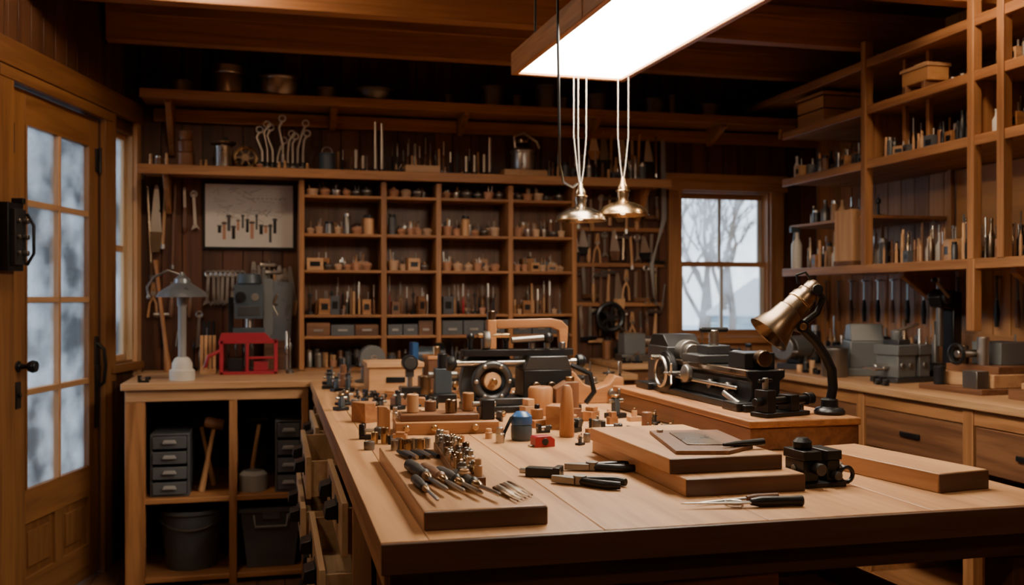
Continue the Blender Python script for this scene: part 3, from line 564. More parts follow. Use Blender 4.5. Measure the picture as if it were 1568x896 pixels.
# ---------------------------------------------------------------- right shelving
B=MB('open_shelving_rack',(0,0,0),bevel=.003)
XF=3.6
for z,ya,yb in ((1.60,2.0,6.46),(2.25,2.0,6.46),(2.59,2.0,6.46),(2.88,2.0,7.05)):
    B.bx(XF+.012,XR-.001,ya,yb,z-.035,z,SHELF['y']); B.bx(XF-.012,XF+.012,ya,yb,z-.05,z+.004,SHELF['y'])
B.bx(XF+.05,XR-.001,5.47,6.46,1.90,1.92,SHELF['y'])
B.bx(XR-.02,XR-.002,4.5,5.41,1.601,2.21,PLY['y']); B.bx(XR-.02,XR-.002,2.3,4.22,1.601,2.21,PLY['y']); B.bx(XR-.018,XR-.002,3.5,5.6,.905,1.17,PLY['y'])
for y in (5.44,4.47,4.25,3.6,2.8): 
    B.bx(XF-.02,XF+.035,y-.025,y+.025,1.6,3.0 if y>5 else 3.2,SHELF['z']); B.bx(XR-.05,XR-.021,y-.02,y+.02,1.6,3.0,SHELF['z'])
for y in (5.44,4.47): B.bx(XF+.035,XR-.05,y-.012,y+.012,2.27,2.55,SHELF['z'])
for y in (5.2,4.98): B.bx(XF+.1,XF+.13,y-.015,y+.015,2.25,2.84,SHELF['z'])
for y in (5.44,4.47,3.6):
    B.prism([(XR-.02,1.565),(XF+.25,1.565),(XF+.25,1.53),(XR-.08,1.3),(XR-.02,1.28)],.05,SHELF['y'],'xz',(0,y,0))
B.bx(XF-.02,XF+.03,4.44,4.5,1.22,1.6,SHELF['z'])
B.bx(XF-.03,XR,6.46,6.48,2.55,2.62,SHELF['x'])
B.done()
B=MB('shelf_tools_and_bottles',(0,0,0),bevel=0)
for z,h,kk,w in ((1.602,.28,['peg','bottle','chisel','jar','block','peg'],.052),(2.252,.24,['peg','bottle','jar','block','chisel','stand'],.052),(2.592,.2,['jar','block','plane','bottle','chisel'],.065)):
    for ya,yb in ((6.4,5.5),(5.38,4.52),(4.4,3.66),(3.5,2.1)):
        if z>2.5 and ya>6: continue
        if ya>6 and z<2: row(B,(3.68,6.3),(3.68,5.85),z,h*.85,w,kk,R,.02)
        elif z>2.5 and ya>5: pass
        else: row(B,(3.68,ya),(3.68,yb),z,h*.85,w,kk,R,.03,1.,.05)
        row(B,(3.84,ya),(3.84,yb),z,h,w,kk,R,.02,1,.08); row(B,(4.0,ya),(4.0,yb),z,h*1.1,w*1.2,kk,R,.03,1,.15)
row(B,(3.8,6.4),(3.8,5.55),1.922,.2,.07,['jar','bottle','stand','chisel'],R)
B.done()
B=MB('wooden_crate',(3.83,6.18,2.592)); 
B.bx(-.18,.18,-.17,.17,0,.015,PLY['y'])
for z in (.02,.11): B.bx(-.18,-.165,-.17,.17,z,z+.08,PLY['y']);B.bx(.165,.18,-.17,.17,z,z+.08,PLY['y']);B.bx(-.165,.165,-.17,-.155,z,z+.08,PLY['x']);B.bx(-.165,.165,.155,.17,z,z+.08,PLY['x'])
B.bx(-.19,.19,-.18,.18,.2,.22,PLY['y']); B.done()
B=MB('wooden_crate',(3.70,5.0,2.645),bevel=.003); B.bx(-.07,.07,-.12,.12,0,.08,PLY['y']); B.bx(-.08,.08,-.13,.13,.08,.1,LIGHT['y']); B.bx(-.04,-.0,-.05,.05,.1,.12,LIGHT['y']); B.bx(-.08,.08,-.1,-.07,-.053,0,WALN['x']);B.bx(-.08,.08,.07,.1,-.053,0,WALN['x']); B.done()
B=MB('tall_wood_block',(3.66,5.68,1.605),.1); B.bx(-.07,.07,-.09,.09,0,.36,LIGHT['z']); B.bx(-.075,.075,-.095,.095,.0,.03,WALN['x']); B.done()
B=MB('spray_bottle',(3.66,6.38,1.605)); B.lathe([(.035,0),(.038,.02),(.038,.17),(.018,.22),(.016,.26)],WHITE,seg=16); B.bx(-.05,.02,-.015,.015,.26,.30,BLUEG); B.prism([(-.02,.26),(-.03,.2),(-.015,.2),(-.005,.26)],.015,BLUEG); B.done()
# ---------------------------------------------------------------- right counter machines
B=MB('bench_vise',(3.62,5.1,.9),.25,bevel=.004)
B.bx(-.16,.16,-.1,.1,0,.03,CAST); B.bx(-.13,.02,-.08,.08,.03,.16,MGREY); B.bx(.05,.14,-.08,.08,.03,.16,MGREY); B.bx(-.14,.03,-.09,.09,.16,.22,MGREY); B.bx(.04,.15,-.09,.09,.16,.22,MGREY)
B.cyl((-.24,0,.09),(.2,0,.09),.02,STEEL); B.cyl((-.24,-.08,.09),(-.24,.08,.09),.008,STEEL); B.lathe([(.02,.22),(.03,.25),(.03,.3),(.01,.31)],MGREY,(-.05,0,0)); B.bx(-.1,0,-.06,.06,.22,.25,CAST); B.cyl((-.05,0,.3),(.08,-.05,.34),.01,STEEL)
for x in (-.1,-.03,.09): B.cyl((x,-.08,.1),(x,-.095,.1),.018,DSTEEL)
B.done()
B=MB('arbor_press',(3.98,5.2,.9),.3,bevel=.004)
B.bx(-.12,.12,-.08,.08,0,.05,IRON); B.bx(.04,.12,-.04,.04,.05,.42,IRON); B.prism([(.12,.42),(.12,.53),(-.06,.55),(-.1,.5),(-.08,.44),(.04,.42)],.08,IRON); B.cyl((-.04,0,.2),(-.04,0,.62),.02,DSTEEL); B.cyl((-.04,-.06,.5),(-.04,.06,.5),.04,CAST); B.cyl((-.04,-.06,.5),(-.2,-.08,.6),.01,STEEL); B.sph((-.2,-.08,.6),.02,IRON); B.bx(-.1,.0,-.05,.05,.05,.1,CAST); B.done()
B=MB('metal_planer_machine',(3.75,5.75,.9),1.2,bevel=.005)
B.bx(-.3,.3,-.13,.13,0,.05,MGREY); B.bx(-.28,-.05,-.11,.11,.05,.22,MGREY); B.prism([(-.28,.22),(-.05,.22),(-.1,.32),(-.22,.33)],.2,MGREY); B.bx(.05,.26,-.1,.1,.05,.17,BLUEG); B.cyl((-.05,0,.14),(.05,0,.14),.05,STEEL); B.lathe([(.06,0),(.07,.02),(.07,.05),(.0,.06)],CAST,(-.16,-.17,.18),20,'y'); B.cyl((.15,0,.17),(.15,0,.3),.02,STEEL); B.cyl((.08,0,.3),(.22,0,.3),.01,IRON); B.done()
B=MB('bench_grinder',(3.55,6.2,.9),.5,bevel=.004)
B.bx(-.12,.12,-.08,.08,0,.04,CAST); B.cyl((-.1,0,.15),(.1,0,.15),.08,MGREY,seg=24); B.bx(-.04,.04,-.05,.05,.04,.1,CAST)
for s in (-1,1): B.cyl((s*.12,0,.15),(s*.17,0,.15),.085,DSTEEL,seg=24); B.cyl((s*.17,0,.15),(s*.2,0,.15),.02,STEEL); B.bx(s*.145-.03,s*.145+.03,-.12,-.08,.12,.135,STEEL)
B.done()
B=MB('metal_canister',(3.42,5.5,.9)); B.lathe([(.075,0),(.08,.01),(.08,.15),(.083,.155),(.083,.18),(.06,.19),(0,.195)],DSTEEL,seg=24); B.done()
B=MB('milling_fixture',(3.75,4.5,.9),.1,bevel=.003)
B.bx(-.3,.25,-.22,.22,0,.03,WALN['y']); B.bx(-.2,.25,-.2,.2,.03,.1,LIGHT['y']); B.bx(-.15,.25,-.18,.18,.1,.14,WALN['y']); B.bx(-.05,.15,-.1,.1,.14,.26,MGREY); B.cyl((-.12,-.05,.14),(-.12,-.05,.29),.03,STEEL); B.cyl((-.12,.08,.14),(-.12,.08,.24),.025,BRONZE); B.cyl((-.05,0,.2),(-.25,0,.2),.02,STEEL); B.ring((-.25,0,.2),.05,.01,IRON,'x'); B.bx(-.29,-.21,-.18,-.08,.03,.12,DSTEEL); B.cyl((-.25,.12,.03),(-.25,.12,.13),.03,IRON); B.done()
B=MB('wood_stock_box',(3.75,3.95,.9),0,bevel=.003); B.bx(-.25,.25,-.15,.15,0,.05,WALN['y']); B.bx(-.2,.2,-.12,.12,.05,.08,LIGHT['y']); B.cyl((-.1,0,.08),(-.1,0,.2),.03,DSTEEL); B.bx(.0,.15,-.08,.08,.08,.18,CAST); B.done()
B=MB('side_counter_tools',(0,0,0),bevel=0); row(B,(3.4,6.95),(3.4,6.5),.9,.2,.08,['stand','jar','plane'],R); row(B,(4.14,6.8),(4.14,5.45),.9,.4,.07,['stand','chisel','bottle','peg'],R,.01,1,.1); row(B,(4.14,4.95),(4.14,3.2),.9,.36,.07,['stand','chisel','bottle','peg'],R,.01,1,.1);row(B,(4.0,6.8),(4.0,6.1),.9,.35,.08,['stand','jar','chisel'],R,.02); row(B,(3.36,5.0),(3.36,4.78),.9,.08,.07,['tube','clamp'],R,.01); row(B,(3.42,5.95),(3.42,5.65),.9,.14,.07,['tube','gauge','clamp'],R,.01); B.done()
B=MB('hanging_file_set',(0,0,0),bevel=0)
for i in range(22):
    y=6.9-i*.17
    if min(abs(y-q) for q in (5.44,4.47,3.6))<.06: continue
    B.M=Matrix.Translation((XR-.035,y,1.52))@Matrix.Rotation(PI/2,4,'Z')
    B.cyl((0,-.034,0),(0,.02,0),.005,STEEL,seg=6); B.rod((0,0,-.3),(0,0,-.14),[(.012,0),(.018,.5),(.01,1)],R.choice([WALN['z'],IRON]),8); B.box(0,0,-.07,.018,.006,.16,DSTEEL)
B.done()
B=MB('bench_lathe_small',(2.7,6.65,.94),0,bevel=.004); B.bx(-.3,.3,-.08,.08,0,.05,DSTEEL); B.bx(-.28,-.12,-.07,.07,.05,.2,MGREY); B.bx(.15,.26,-.05,.05,.05,.17,MGREY); B.cyl((-.12,0,.14),(-.06,0,.14),.04,STEEL); B.cyl((.06,0,.13),(.15,0,.13),.015,STEEL); B.bx(-.04,.06,-.07,.07,.05,.1,CAST); B.ring((.0,-.1,.09),.03,.006,STEEL); B.done()
B=MB('folded_cloth',(3.09,6.47,.94),.2,bevel=.006); 
for i in range(4): B.prism([(-.11,i*.012),(.11,i*.012),(.10-i*.004,i*.012+.011),(-.105+i*.005,i*.012+.011)],.2,PAPERM)
B.done()
B=MB('back_counter_tools',(0,0,0),bevel=0); row(B,(2.35,6.88),(3.2,6.88),.94,.25,.08,['jar','stand','bottle','wood','chisel'],R,.02); row(B,(2.35,6.45),(2.9,6.45),.94,.12,.08,['clamp','gauge','jar'],R,.01); B.done()
# ---------------------------------------------------------------- bench objects
zb=.9
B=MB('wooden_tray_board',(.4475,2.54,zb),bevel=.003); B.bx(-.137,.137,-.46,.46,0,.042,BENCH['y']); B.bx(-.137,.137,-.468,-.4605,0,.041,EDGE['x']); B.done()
zt=.942
def driver(B,x0,y0,x1,y1,z,hm,r=.015):
    a=Vector((x0,y0,z+r));b=Vector((x1,y1,z+r)); m=a.lerp(b,.48)
    B.rod(a,m,[(r*.5,0),(r*.95,.06),(r,.5),(r*.7,.85),(r*.95,.93),(r*.65,1)],hm,12); B.rod(m,a.lerp(b,.6),[(r*.65,0),(r*.65,.6),(r*.3,1)],BRASS,12); B.rod(a.lerp(b,.6),b,[(r*.32,0),(r*.35,.9),(r*.2,1)],STEEL,8)
B=MB('chisel_set',(0,0,0),bevel=0)
for i in range(4): driver(B,.345+i*.03,2.58-i*.06,.385+i*.035,2.22-i*.03,zt,[BLACK,WALN['y'],BLACK,BLACK][i],.0165)
driver(B,.335,2.40,.35,2.13,zt,BLACK,.012); B.done()
B=MB('socket_rack',(0,0,0),bevel=.001,seg=1)
B.M=Matrix.Translation((.482,2.62,zt))@Matrix.Rotation(-.06,4,'Z')
B.bx(-.034,.034,-.30,.30,0,.022,WALN['y'])
for i in range(18):
    for j in range(2):
        r=.010+.006*R.random(); h=.015+.035*R.random(); B.lathe([(r,.022),(r,.022+h*.6),(r*.75,.022+h*.65),(r*.75,.022+h),(r*.4,.022+h),(r*.4,.022+h*.8)],R.choice([BRASS,BRASS,BRONZE,STEEL,LIGHT['z'],DSTEEL]),(-.017+j*.034,-.285+i*.033,0),12)
B.home(); B.done()
B=MB('drill_bits',(0,0,0),bevel=0)
for i in range(5):
    x=.525+i*.012; y=2.11+i*.014; B.rod((x,y,zt+.006),(x-.02,y+.17,zt+.006),[(.002,0),(.003,.3),(.0055,.35),(.0055,.9),(.001,1)],STEEL if i%2 else BRONZE,8)
for i in range(5): 
    x=.35+i*.02; B.rod((x,2.86,zt+.008),(x+.02,2.74,zt+.008),[(.004,0),(.008,.4),(.006,1)],STEEL if i%2 else IRON,8)
for i in range(6): B.lathe([(.012,0),(.012,.03),(.006,.032)],R.choice([BRASS,STEEL]),(.35+.02*i,2.93+.02*(i%2),zt),10)
B.done()
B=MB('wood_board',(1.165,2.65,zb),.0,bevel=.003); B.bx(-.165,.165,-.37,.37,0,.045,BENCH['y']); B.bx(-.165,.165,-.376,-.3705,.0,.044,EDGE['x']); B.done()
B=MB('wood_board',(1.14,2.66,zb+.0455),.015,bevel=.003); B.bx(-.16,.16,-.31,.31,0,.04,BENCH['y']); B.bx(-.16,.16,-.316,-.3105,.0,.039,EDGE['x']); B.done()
B=MB('steel_plate_and_file',(1.165,2.58,zb+.086),-.10,bevel=.001); B.prism([(-.12,-.19),(.02,-.21),(.12,-.12),(.13,.19),(-.08,.2)],.01,WALN['y'],'xy',(0,0,.005)); B.prism([(-.06,-.10),(.04,-.12),(.05,.12),(-.04,.13)],.003,BRONZE,'xy',(0,0,.0116)); B.rod((.02,-.16,.018),(.15,-.12,.018),[(.004,0),(.008,.3),(.01,1)],IRON); B.cyl((-.06,.16,.01),(-.06,.16,.018),.01,STEEL); B.done()
B=MB('wood_board',(1.69,2.42,zb),.16,bevel=.003); B.bx(-.085,.085,-.24,.25,0,.05,BENCH['y']); B.bx(-.085,.085,-.246,-.2405,.0,.049,EDGE['x']); B.done()
B=MB('small_machine_vise',(1.40,2.36,zb),.05,bevel=.002)
B.bx(-.058,.065,-.06,.06,0,.014,IRON); B.bx(-.055,-.01,-.045,.045,.014,.07,IRON); B.bx(.015,.055,-.045,.045,.014,.07,IRON); B.bx(-.058,-.005,-.05,.05,.07,.095,IRON); B.bx(.012,.058,-.05,.05,.07,.095,IRON)
B.cyl((-.06,0,.045),(.09,0,.045),.01,DSTEEL); B.cyl((.085,-.035,.045),(.085,.035,.045),.004,DSTEEL); B.lathe([(.022,.095),(.026,.1),(.026,.115),(.015,.125),(.0,.126)],IRON,(-.03,0,0),16); B.ring((.07,-.05,.03),.02,.006,IRON,'y',14); B.cyl((-.02,-.05,.05),(-.02,-.075,.05),.016,CAST); B.cyl((.035,-.05,.03),(.035,-.07,.03),.012,CAST); B.done()
def pliers(loc,rz,hm):
    B=MB('pliers',loc,rz,bevel=.001); h=.012
    B.tube([(-.12,.024,h),(-.09,.032,h),(-.04,.022,h),(-.005,.006,h),(.03,-.004,h)],[.010,.012,.011,.011,.009],hm,10); B.tube([(-.12,-.024,h),(-.09,-.032,h),(-.04,-.022,h),(-.005,-.006,h),(.03,.004,h)],[.010,.012,.011,.011,.009],hm,10); B.cyl((0,0,0.002),(0,0,.026),.018,DSTEEL); B.prism([(.0,.018),(.03,.016),(.07,.005),(.07,-.005),(.03,-.016),(0,-.018)],.018,DSTEEL,'xy',(.01,0,h)); B.done()
pliers((.79,2.49,zb),2.5,IRON); pliers((.89,2.69,zb),2.9,IRON)
B=MB('clamp_jaw',(.73,2.63,zb),-.5,bevel=.002); B.bx(-.05,.05,-.018,.018,0,.026,IRON); B.bx(.03,.05,-.03,.03,0,.03,IRON); B.cyl((-.07,0,.014),(-.05,0,.014),.008,STEEL); B.done()
B=MB('marking_knife',(1.10,2.13,zb),-.15,bevel=.001); B.prism([(-.17,0),(-.02,.012),(0,.01),(0,-.01),(-.03,-.012)],.004,STEEL,'xy',(0,0,.012)); B.rod((0,0,.013),(.13,.005,.013),[(.008,0),(.013,.2),(.012,.8),(.013,1)],IRON); B.ring((-.03,.03,.006),.02,.004,STEEL,'z',14,6); B.done()
B=MB('marking_knife',(1.12,2.19,zb),.1,bevel=.001); B.rod((-.14,0,.006),(0,0,.008),[(.001,0),(.003,.2),(.004,1)],STEEL,8); B.rod((0,0,.009),(.09,0,.009),[(.006,0),(.009,.3),(.007,1)],WALN['x']); B.done()
B=MB('riser_block',(0,0,0),bevel=.004); B.bx(1.50,1.895,2.90,4.2,.9005,.975,WALN['y']); B.bx(1.49,1.897,2.89,4.21,.9755,1.0,SHELF['y']); B.done()
zr=1.0005
B=MB('metal_lathe',(1.69,0,zr),bevel=.003)
B.bx(-.11,.11,3.1,4.12,0,.025,IRON); B.bx(-.13,.13,3.12,3.24,0,.03,IRON); B.bx(-.13,.13,3.95,4.1,0,.03,IRON)
B.prism([(-.07,.025),(.07,.025),(.055,.05),(.055,.10),(.075,.115),(.075,.14),(-.075,.14),(-.075,.115),(-.055,.10),(-.055,.05)],.75,IRON,'xz',(0,3.53,0))
B.bx(-.078,-.055,3.16,3.9,.12,.142,BRONZE); B.bx(.055,.078,3.16,3.9,.12,.142,BRONZE)
B.bx(-.08,.09,3.86,4.08,.025,.19,CAST); B.prism([(3.86,.19),(4.08,.19),(4.04,.24),(3.92,.24)],.15,IRON,'yz'); B.cyl((0,3.86,.17),(0,3.8,.17),.05,DSTEEL,seg=24); B.cyl((0,3.8,.17),(0,3.77,.17),.035,STEEL,seg=16)
B.lathe([(.075,0),(.085,.01),(.085,.03),(.03,.035),(.02,.05),(0,.05)],IRON,(-.08,3.82,.09),28,Matrix.Rotation(-PI/2,3,'Y')); B.ring((-.125,3.82,.09),.06,.008,STEEL,'x'); B.cyl((-.125,3.82,.15),(-.17,3.82,.15),.01,STEEL)
B.bx(-.10,.10,3.5,3.66,.142,.175,CAST); B.bx(-.05,.05,3.53,3.63,.175,.21,CAST); B.cyl((0,3.58,.21),(0,3.58,.27),.02,STEEL); B.cyl((-.06,3.58,.27),(.06,3.58,.27),.01,IRON); B.lathe([(.03,0),(.035,.01),(.035,.025),(.01,.04)],DSTEEL,(-.10,3.58,.10),18,Matrix.Rotation(-PI/2,3,'Y'))
B.bx(-.06,.06,3.2,3.33,.142,.2,IRON); B.cyl((0,3.2,.18),(0,3.4,.18),.02,STEEL); B.cyl((0,3.2,.18),(0,3.16,.18),.03,BRONZE); B.cyl((-.09,3.3,.05),(-.09,3.18,.02),.012,STEEL)
for y in (3.3,3.45,3.7): B.cyl((-.06,y,.07),(-.085,y,.07),.018,DSTEEL)
B.cyl((-.09,3.2,.075),(-.09,3.95,.075),.007,STEEL,seg=8)
for a in range(3): B.cyl((-.13,3.7,.09),(-.14,3.7+.05*math.cos(a*2.1),.09+.05*math.sin(a*2.1)),.005,STEEL,seg=8)
B.cyl((-.05,3.7,.09),(-.14,3.7,.09),.01,STEEL); B.done()
B=MB('toggle_clamp',(1.66,3.0,zr),.3,bevel=.002)
B.bx(-.1,.1,-.04,.04,0,.015,IRON); B.bx(-.09,-.05,-.03,.03,.015,.09,IRON); B.bx(.02,.06,-.03,.03,.015,.07,IRON); B.cyl((-.12,0,.05),(.12,0,.05),.014,IRON); B.cyl((-.07,0,.09),(-.07,0,.13),.01,DSTEEL); B.cyl((-.1,0,.12),(-.04,0,.12),.006,IRON); B.lathe([(.022,0),(.022,.03),(.01,.035)],IRON,(.12,0,.05),14,'x'); B.done()
B=MB('brass_task_lamp',(1.845,3.0,zr),math.atan2(-.2358,.9718),bevel=.001)
B.lathe([(.05,0),(.052,.01),(.045,.02),(.03,.025),(.028,.05),(.018,.055)],IRON,seg=24)
B.tube([(0,0,.03),(.012,0,.09),(.008,0,.15),(-.015,0,.2),(-.05,0,.25),(-.09,0,.29)],.017,IRON,12)
j=Vector((-.10,0,.30)); B.cyl(j+Vector((0,-.03,0)),j+Vector((0,.03,0)),.022,IRON); B.cyl(j+Vector((0,-.04,0)),j+Vector((0,-.03,0)),.012,BRASS)
a0=Vector((-.065,-.01,.425)); a1=Vector((-.215,-.03,.275))
d=(a1-a0); q=Vector((0,0,1)).rotation_difference(d.normalized()).to_matrix(); Ld=d.length
B.lathe([(.012,-.03),(.022,-.028),(.03,-.015),(.03,.01),(.036,.015),(.036,.03),(.042,.04),(.042,.10),(.047,.105),(.052,.15),(.075,Ld),(.078,Ld+.004),(.073,Ld+.003),(.048,.15),(.02,.12)],BRONZE,a0,28,q)
B.lathe([(.043,.055),(.0445,.06),(.043,.065)],BRASS,a0,28,q)
B.tube([a0+Vector((.0,0,.03)),a0+Vector((-.02,0,.06)),a0+Vector((-.05,0,.05)),a0+Vector((-.045,0,.02))],.005,IRON); B.cyl(a0+Vector((.01,-.045,.0)),a0+Vector((.01,.045,.0)),.018,IRON); B.tube([a0+Vector((.02,0,0)),a0+Vector((.04,0,-.03)),a0+Vector((.02,0,-.08)),j],.012,IRON,8); B.done()
B=MB('combination_bench_machine',(1.06,4.22,zb),0,bevel=.003)
B.bx(-.25,.25,-.12,.14,0,.03,IRON); B.bx(-.2,.24,-.08,.1,.03,.06,CAST)
B.prism([(-.25,.03),(-.26,.12),(-.24,.22),(-.19,.26),(-.05,.26),(-.03,.22),(-.05,.18),(-.04,.06),(-.02,.03)],.06,BLUEG,'xz',(0,.07,0))
B.ring((-.13,-.02,.13),.075,.018,CAST,'y',28,10); B.cyl((-.13,.04,.13),(-.13,-.03,.13),.04,LIGHT['y'],seg=24); B.cyl((-.13,-.03,.13),(-.13,-.06,.13),.016,BRASS)
for a in range(6): B.cyl((-.13+.075*math.cos(a*1.047),-.045,.13+.075*math.sin(a*1.047)),(-.13+.075*math.cos(a*1.047),-.03,.13+.075*math.sin(a*1.047)),.01,STEEL,seg=8)
B.bx(.0,.22,-.07,.09,.06,.18,IRON); B.prism([(.0,.18),(.22,.18),(.2,.24),(.03,.24)],.14,CAST); B.bx(-.26,.24,-.03,.05,.24,.27,IRON)
B.cyl((-.3,0,.21),(.28,0,.21),.016,STEEL); B.lathe([(.03,0),(.034,.01),(.034,.03),(.015,.045)],IRON,(.26,0,.21),16,'x'); B.lathe([(.03,0),(.034,.01),(.034,.03),(.015,.045)],IRON,(-.33,0,.21),16,'x')
for x in (.05,.12,.19): B.cyl((x,-.07,.11),(x,-.1,.11),.02,BRONZE); B.cyl((x,-.02,.27),(x,-.02,.3),.015,DSTEEL)
for x,h in ((-.22,.05),(-.06,.04),(.22,.05)): B.cyl((x,.02,.27),(x,.02,.27+h),.012,IRON); B.sph((x,.02,.275+h),.018,IRON)
B.bx(-.15,-.11,-.02,.03,.27,.40,SHELF['z']); B.cyl((-.13,0,.40),(-.13,0,.44),.02,BRONZE); 
B.prism([(-.11,.36),(.14,.365),(.175,.35),(.18,.27),(.215,.27),(.22,.365),(.19,.395),(.14,.405),(-.11,.40)],.035,SHELF['x'])
B.lathe([(.04,0),(.045,.01),(.045,.03),(.02,.035)],DSTEEL,(-.17,0,.31),16,'x'); B.cyl((-.19,0,.33),(-.05,-.02,.33),.012,BRASS); B.cyl((-.05,-.04,.31),(.1,-.04,.32),.014,DSTEEL); B.sph((.12,-.04,.32),.024,IRON)
B.tube([(.22,-.05,.2),(.3,-.08,.16),(.32,-.08,.08),(.28,-.08,.03)],.012,IRON,8); B.done()
B=MB('wood_cylinder_block',(1.10,4.02,zb)); B.lathe([(.05,0),(.053,.005),(.053,.11),(.046,.12),(.02,.12),(.02,.1),(0,.1)],SHELF['z'],seg=28); B.done()
B=MB('wood_block',(1.21,4.02,zb),-.1); B.prism([(-.05,0),(.05,0),(.05,.14),(.0,.14),(-.05,.11)],.1,WALN['z']); B.cyl((.02,0,.14),(.02,0,.16),.02,BRASS); B.done()
B=MB('wood_saddle_block',(1.45,4.45,zb),-.1,bevel=.004)
B.prism([(-.16,0),(.16,0),(.16,.12),(.12,.13),(.09,.09),(.03,.07),(-.03,.09),(-.08,.15),(-.13,.17),(-.16,.14)],.14,SHELF['x']); B.cyl((.1,-.07,.05),(.1,-.1,.05),.02,DSTEEL); B.done()
B=MB('wood_saddle_block',(1.32,4.64,zb),.1,bevel=.004); B.prism([(-.1,0),(.1,0),(.1,.16),(.05,.19),(.0,.13),(-.06,.18),(-.1,.15)],.1,WALN['x']); B.done()
B=MB('wooden_box',(.62,5.28,zb),0,bevel=.003); B.bx(-.14,.14,-.13,.15,0,.13,LIGHT['x']); B.bx(-.15,.15,-.14,.16,.13,.155,LIGHT['x']); B.bx(-.05,.05,-.135,-.13,.05,.08,IRON); B.done()
B=MB('wooden_box',(.87,5.35,zb),0,bevel=.003); B.bx(-.06,.06,-.1,.1,0,.16,WALN['z']); B.bx(-.065,.065,-.105,.105,.16,.18,SHELF['x']); B.cyl((0,0,.18),(0,0,.23),.02,BRASS); B.done()
B=MB('grinding_wheel',(.62,6.45,.9),.2,bevel=.002); B.bx(-.06,.06,-.05,.05,0,.03,CAST); B.cyl((0,-.03,.1),(0,.03,.1),.085,MGREY,seg=28); B.cyl((0,-.05,.1),(0,.05,.1),.025,STEEL); B.done()
B=MB('bench_grinder',(.98,6.5,.9),.1,bevel=.003); B.bx(-.1,.1,-.07,.07,0,.03,CAST); B.cyl((-.08,0,.11),(.06,0,.11),.06,BLUEG,seg=20); B.cyl((.07,0,.11),(.12,0,.11),.085,IRON,seg=24); B.bx(-.03,.03,-.03,.03,.03,.07,CAST); B.bx(-.1,-.06,-.06,.04,.03,.2,BLUE); B.done()
B=MB('stepped_wood_fixture',(.62,3.62,zb),-.06,bevel=.003)
B.bx(-.19,.19,-.1,.08,0,.045,SHELF['x']); B.bx(-.17,.12,-.07,.07,.045,.07,WALN['x'])
for x,y,h,m in ((-.12,0,.07,LIGHT['z']),(.02,-.03,.05,BRONZE),(.09,.02,.07,SHELF['z']),(-.05,.04,.04,WALN['z'])): B.lathe([(.022,.07),(.022,.07+h),(.014,.07+h),(.014,.07+h*.7),(0,.07+h*.7)],m,(x,y,0),18)
B.bx(.13,.18,-.06,.02,.045,.12,IRON); B.cyl((.1,-.02,.1),(.19,-.02,.1),.01,STEEL)
for x in (-.15,-.05,.1): B.cyl((x,-.1,.025),(x,-.115,.025),.012,BRASS)
B.done()
B=MB('wood_peg',(.385,3.56,zb)); B.prism([(-.022,0),(.022,0),(.022,.09),(.008,.105),(-.022,.105)],.04,SHELF['z']); B.done()
B=MB('wood_peg',(1.017,3.36,zb)); B.lathe([(.024,0),(.027,.005),(.025,.1),(.019,.17),(.012,.185),(0,.187)],SHELF['z'],seg=18); B.done()
B=MB('glue_bottle',(.84,3.32,zb)); B.lathe([(.034,0),(.037,.01),(.037,.05),(.03,.06)],BLUEG,seg=20); B.lathe([(.036,.055),(.038,.06),(.036,.085),(.02,.1),(0,.102)],BLUE,seg=20); B.tube([(.0,0,.09),(-.04,-.01,.08),(-.07,-.03,.03),(-.075,-.03,.008)],.006,IRON); B.done()
B=MB('tape_measure',(.875,3.17,zb),.1,bevel=.004); B.prism([(-.035,0),(.035,0),(.035,.025),(.02,.036),(-.03,.036),(-.035,.03)],.05,RED); B.cyl((0,-.025,.018),(0,-.028,.018),.012,IRON); B.bx(-.05,-.035,-.01,.01,0,.006,STEEL); B.done()
B=MB('dial_gauge_stand',(.66,4.9,zb),0,bevel=.002); B.bx(-.05,.05,-.05,.05,0,.05,IRON); B.cyl((0,0,.05),(0,0,.2),.014,STEEL); B.cyl((-.0,-.03,.17),(0,.03,.17),.04,IRON,seg=24); B.cyl((0,-.032,.17),(0,-.03,.17),.03,CAST,seg=24); B.bx(-.02,.02,-.02,.02,.1,.14,CAST); B.done()
B=MB('upright_spindle_stand',(.78,4.62,zb),0,bevel=.002); B.bx(-.06,.06,-.05,.05,0,.04,IRON); B.bx(-.04,.04,-.03,.03,.04,.16,BLUEG); B.cyl((0,0,.16),(0,0,.23),.025,IRON); B.cyl((-.07,0,.13),(.07,0,.13),.016,DSTEEL); B.done()
# scattered work pieces
OCC=[(1.06,4.22,.3),(.8,4.2,.1),(1.36,4.15,.1),(1.10,4.02,.07),(1.21,4.02,.07),(1.45,4.45,.18),(1.32,4.64,.14),(.62,5.28,.2),(.87,5.35,.1),(.62,3.62,.16),(.48,3.64,.1),(.76,3.6,.1),(.385,3.56,.03),(1.017,3.36,.03),(.84,3.32,.06),(.875,3.17,.05),(.66,4.9,.07),(.78,4.62,.08)]
SC=random.Random(21)
def scatter(name,n,kinds,w,h,x0,x1,y0,y1,bev=.0015):
    B=MB(name,(0,0,0),bevel=bev,seg=1); k=0
    for _ in range(n*40):
        if k>=n: break
        ww=w*SC.uniform(.7,1.3); x=SC.uniform(x0,x1); y=SC.uniform(y0,y1); r=ww*.5
        if any((x-a)**2+(y-b)**2<(r+c)**2 for a,b,c in OCC) : continue
        OCC.append((x,y,r)); B.at(x,y,zb,rz=SC.uniform(-.8,.8)); K[SC.choice(kinds)](B,ww,h*SC.uniform(.6,1.1),SC); k+=1
    B.home(); B.done()
scatter('wood_work_pieces',26,['wood','wood','tube'],.095,.10,.33,1.45,3.5,5.7)
scatter('small_clamps',32,['clamp','gauge'],.085,.13,.28,1.45,3.4,5.8)
scatter('turned_parts',70,['tube','wood','peg','clamp','gauge','tube'],.045,.065,.30,1.46,3.12,5.0)
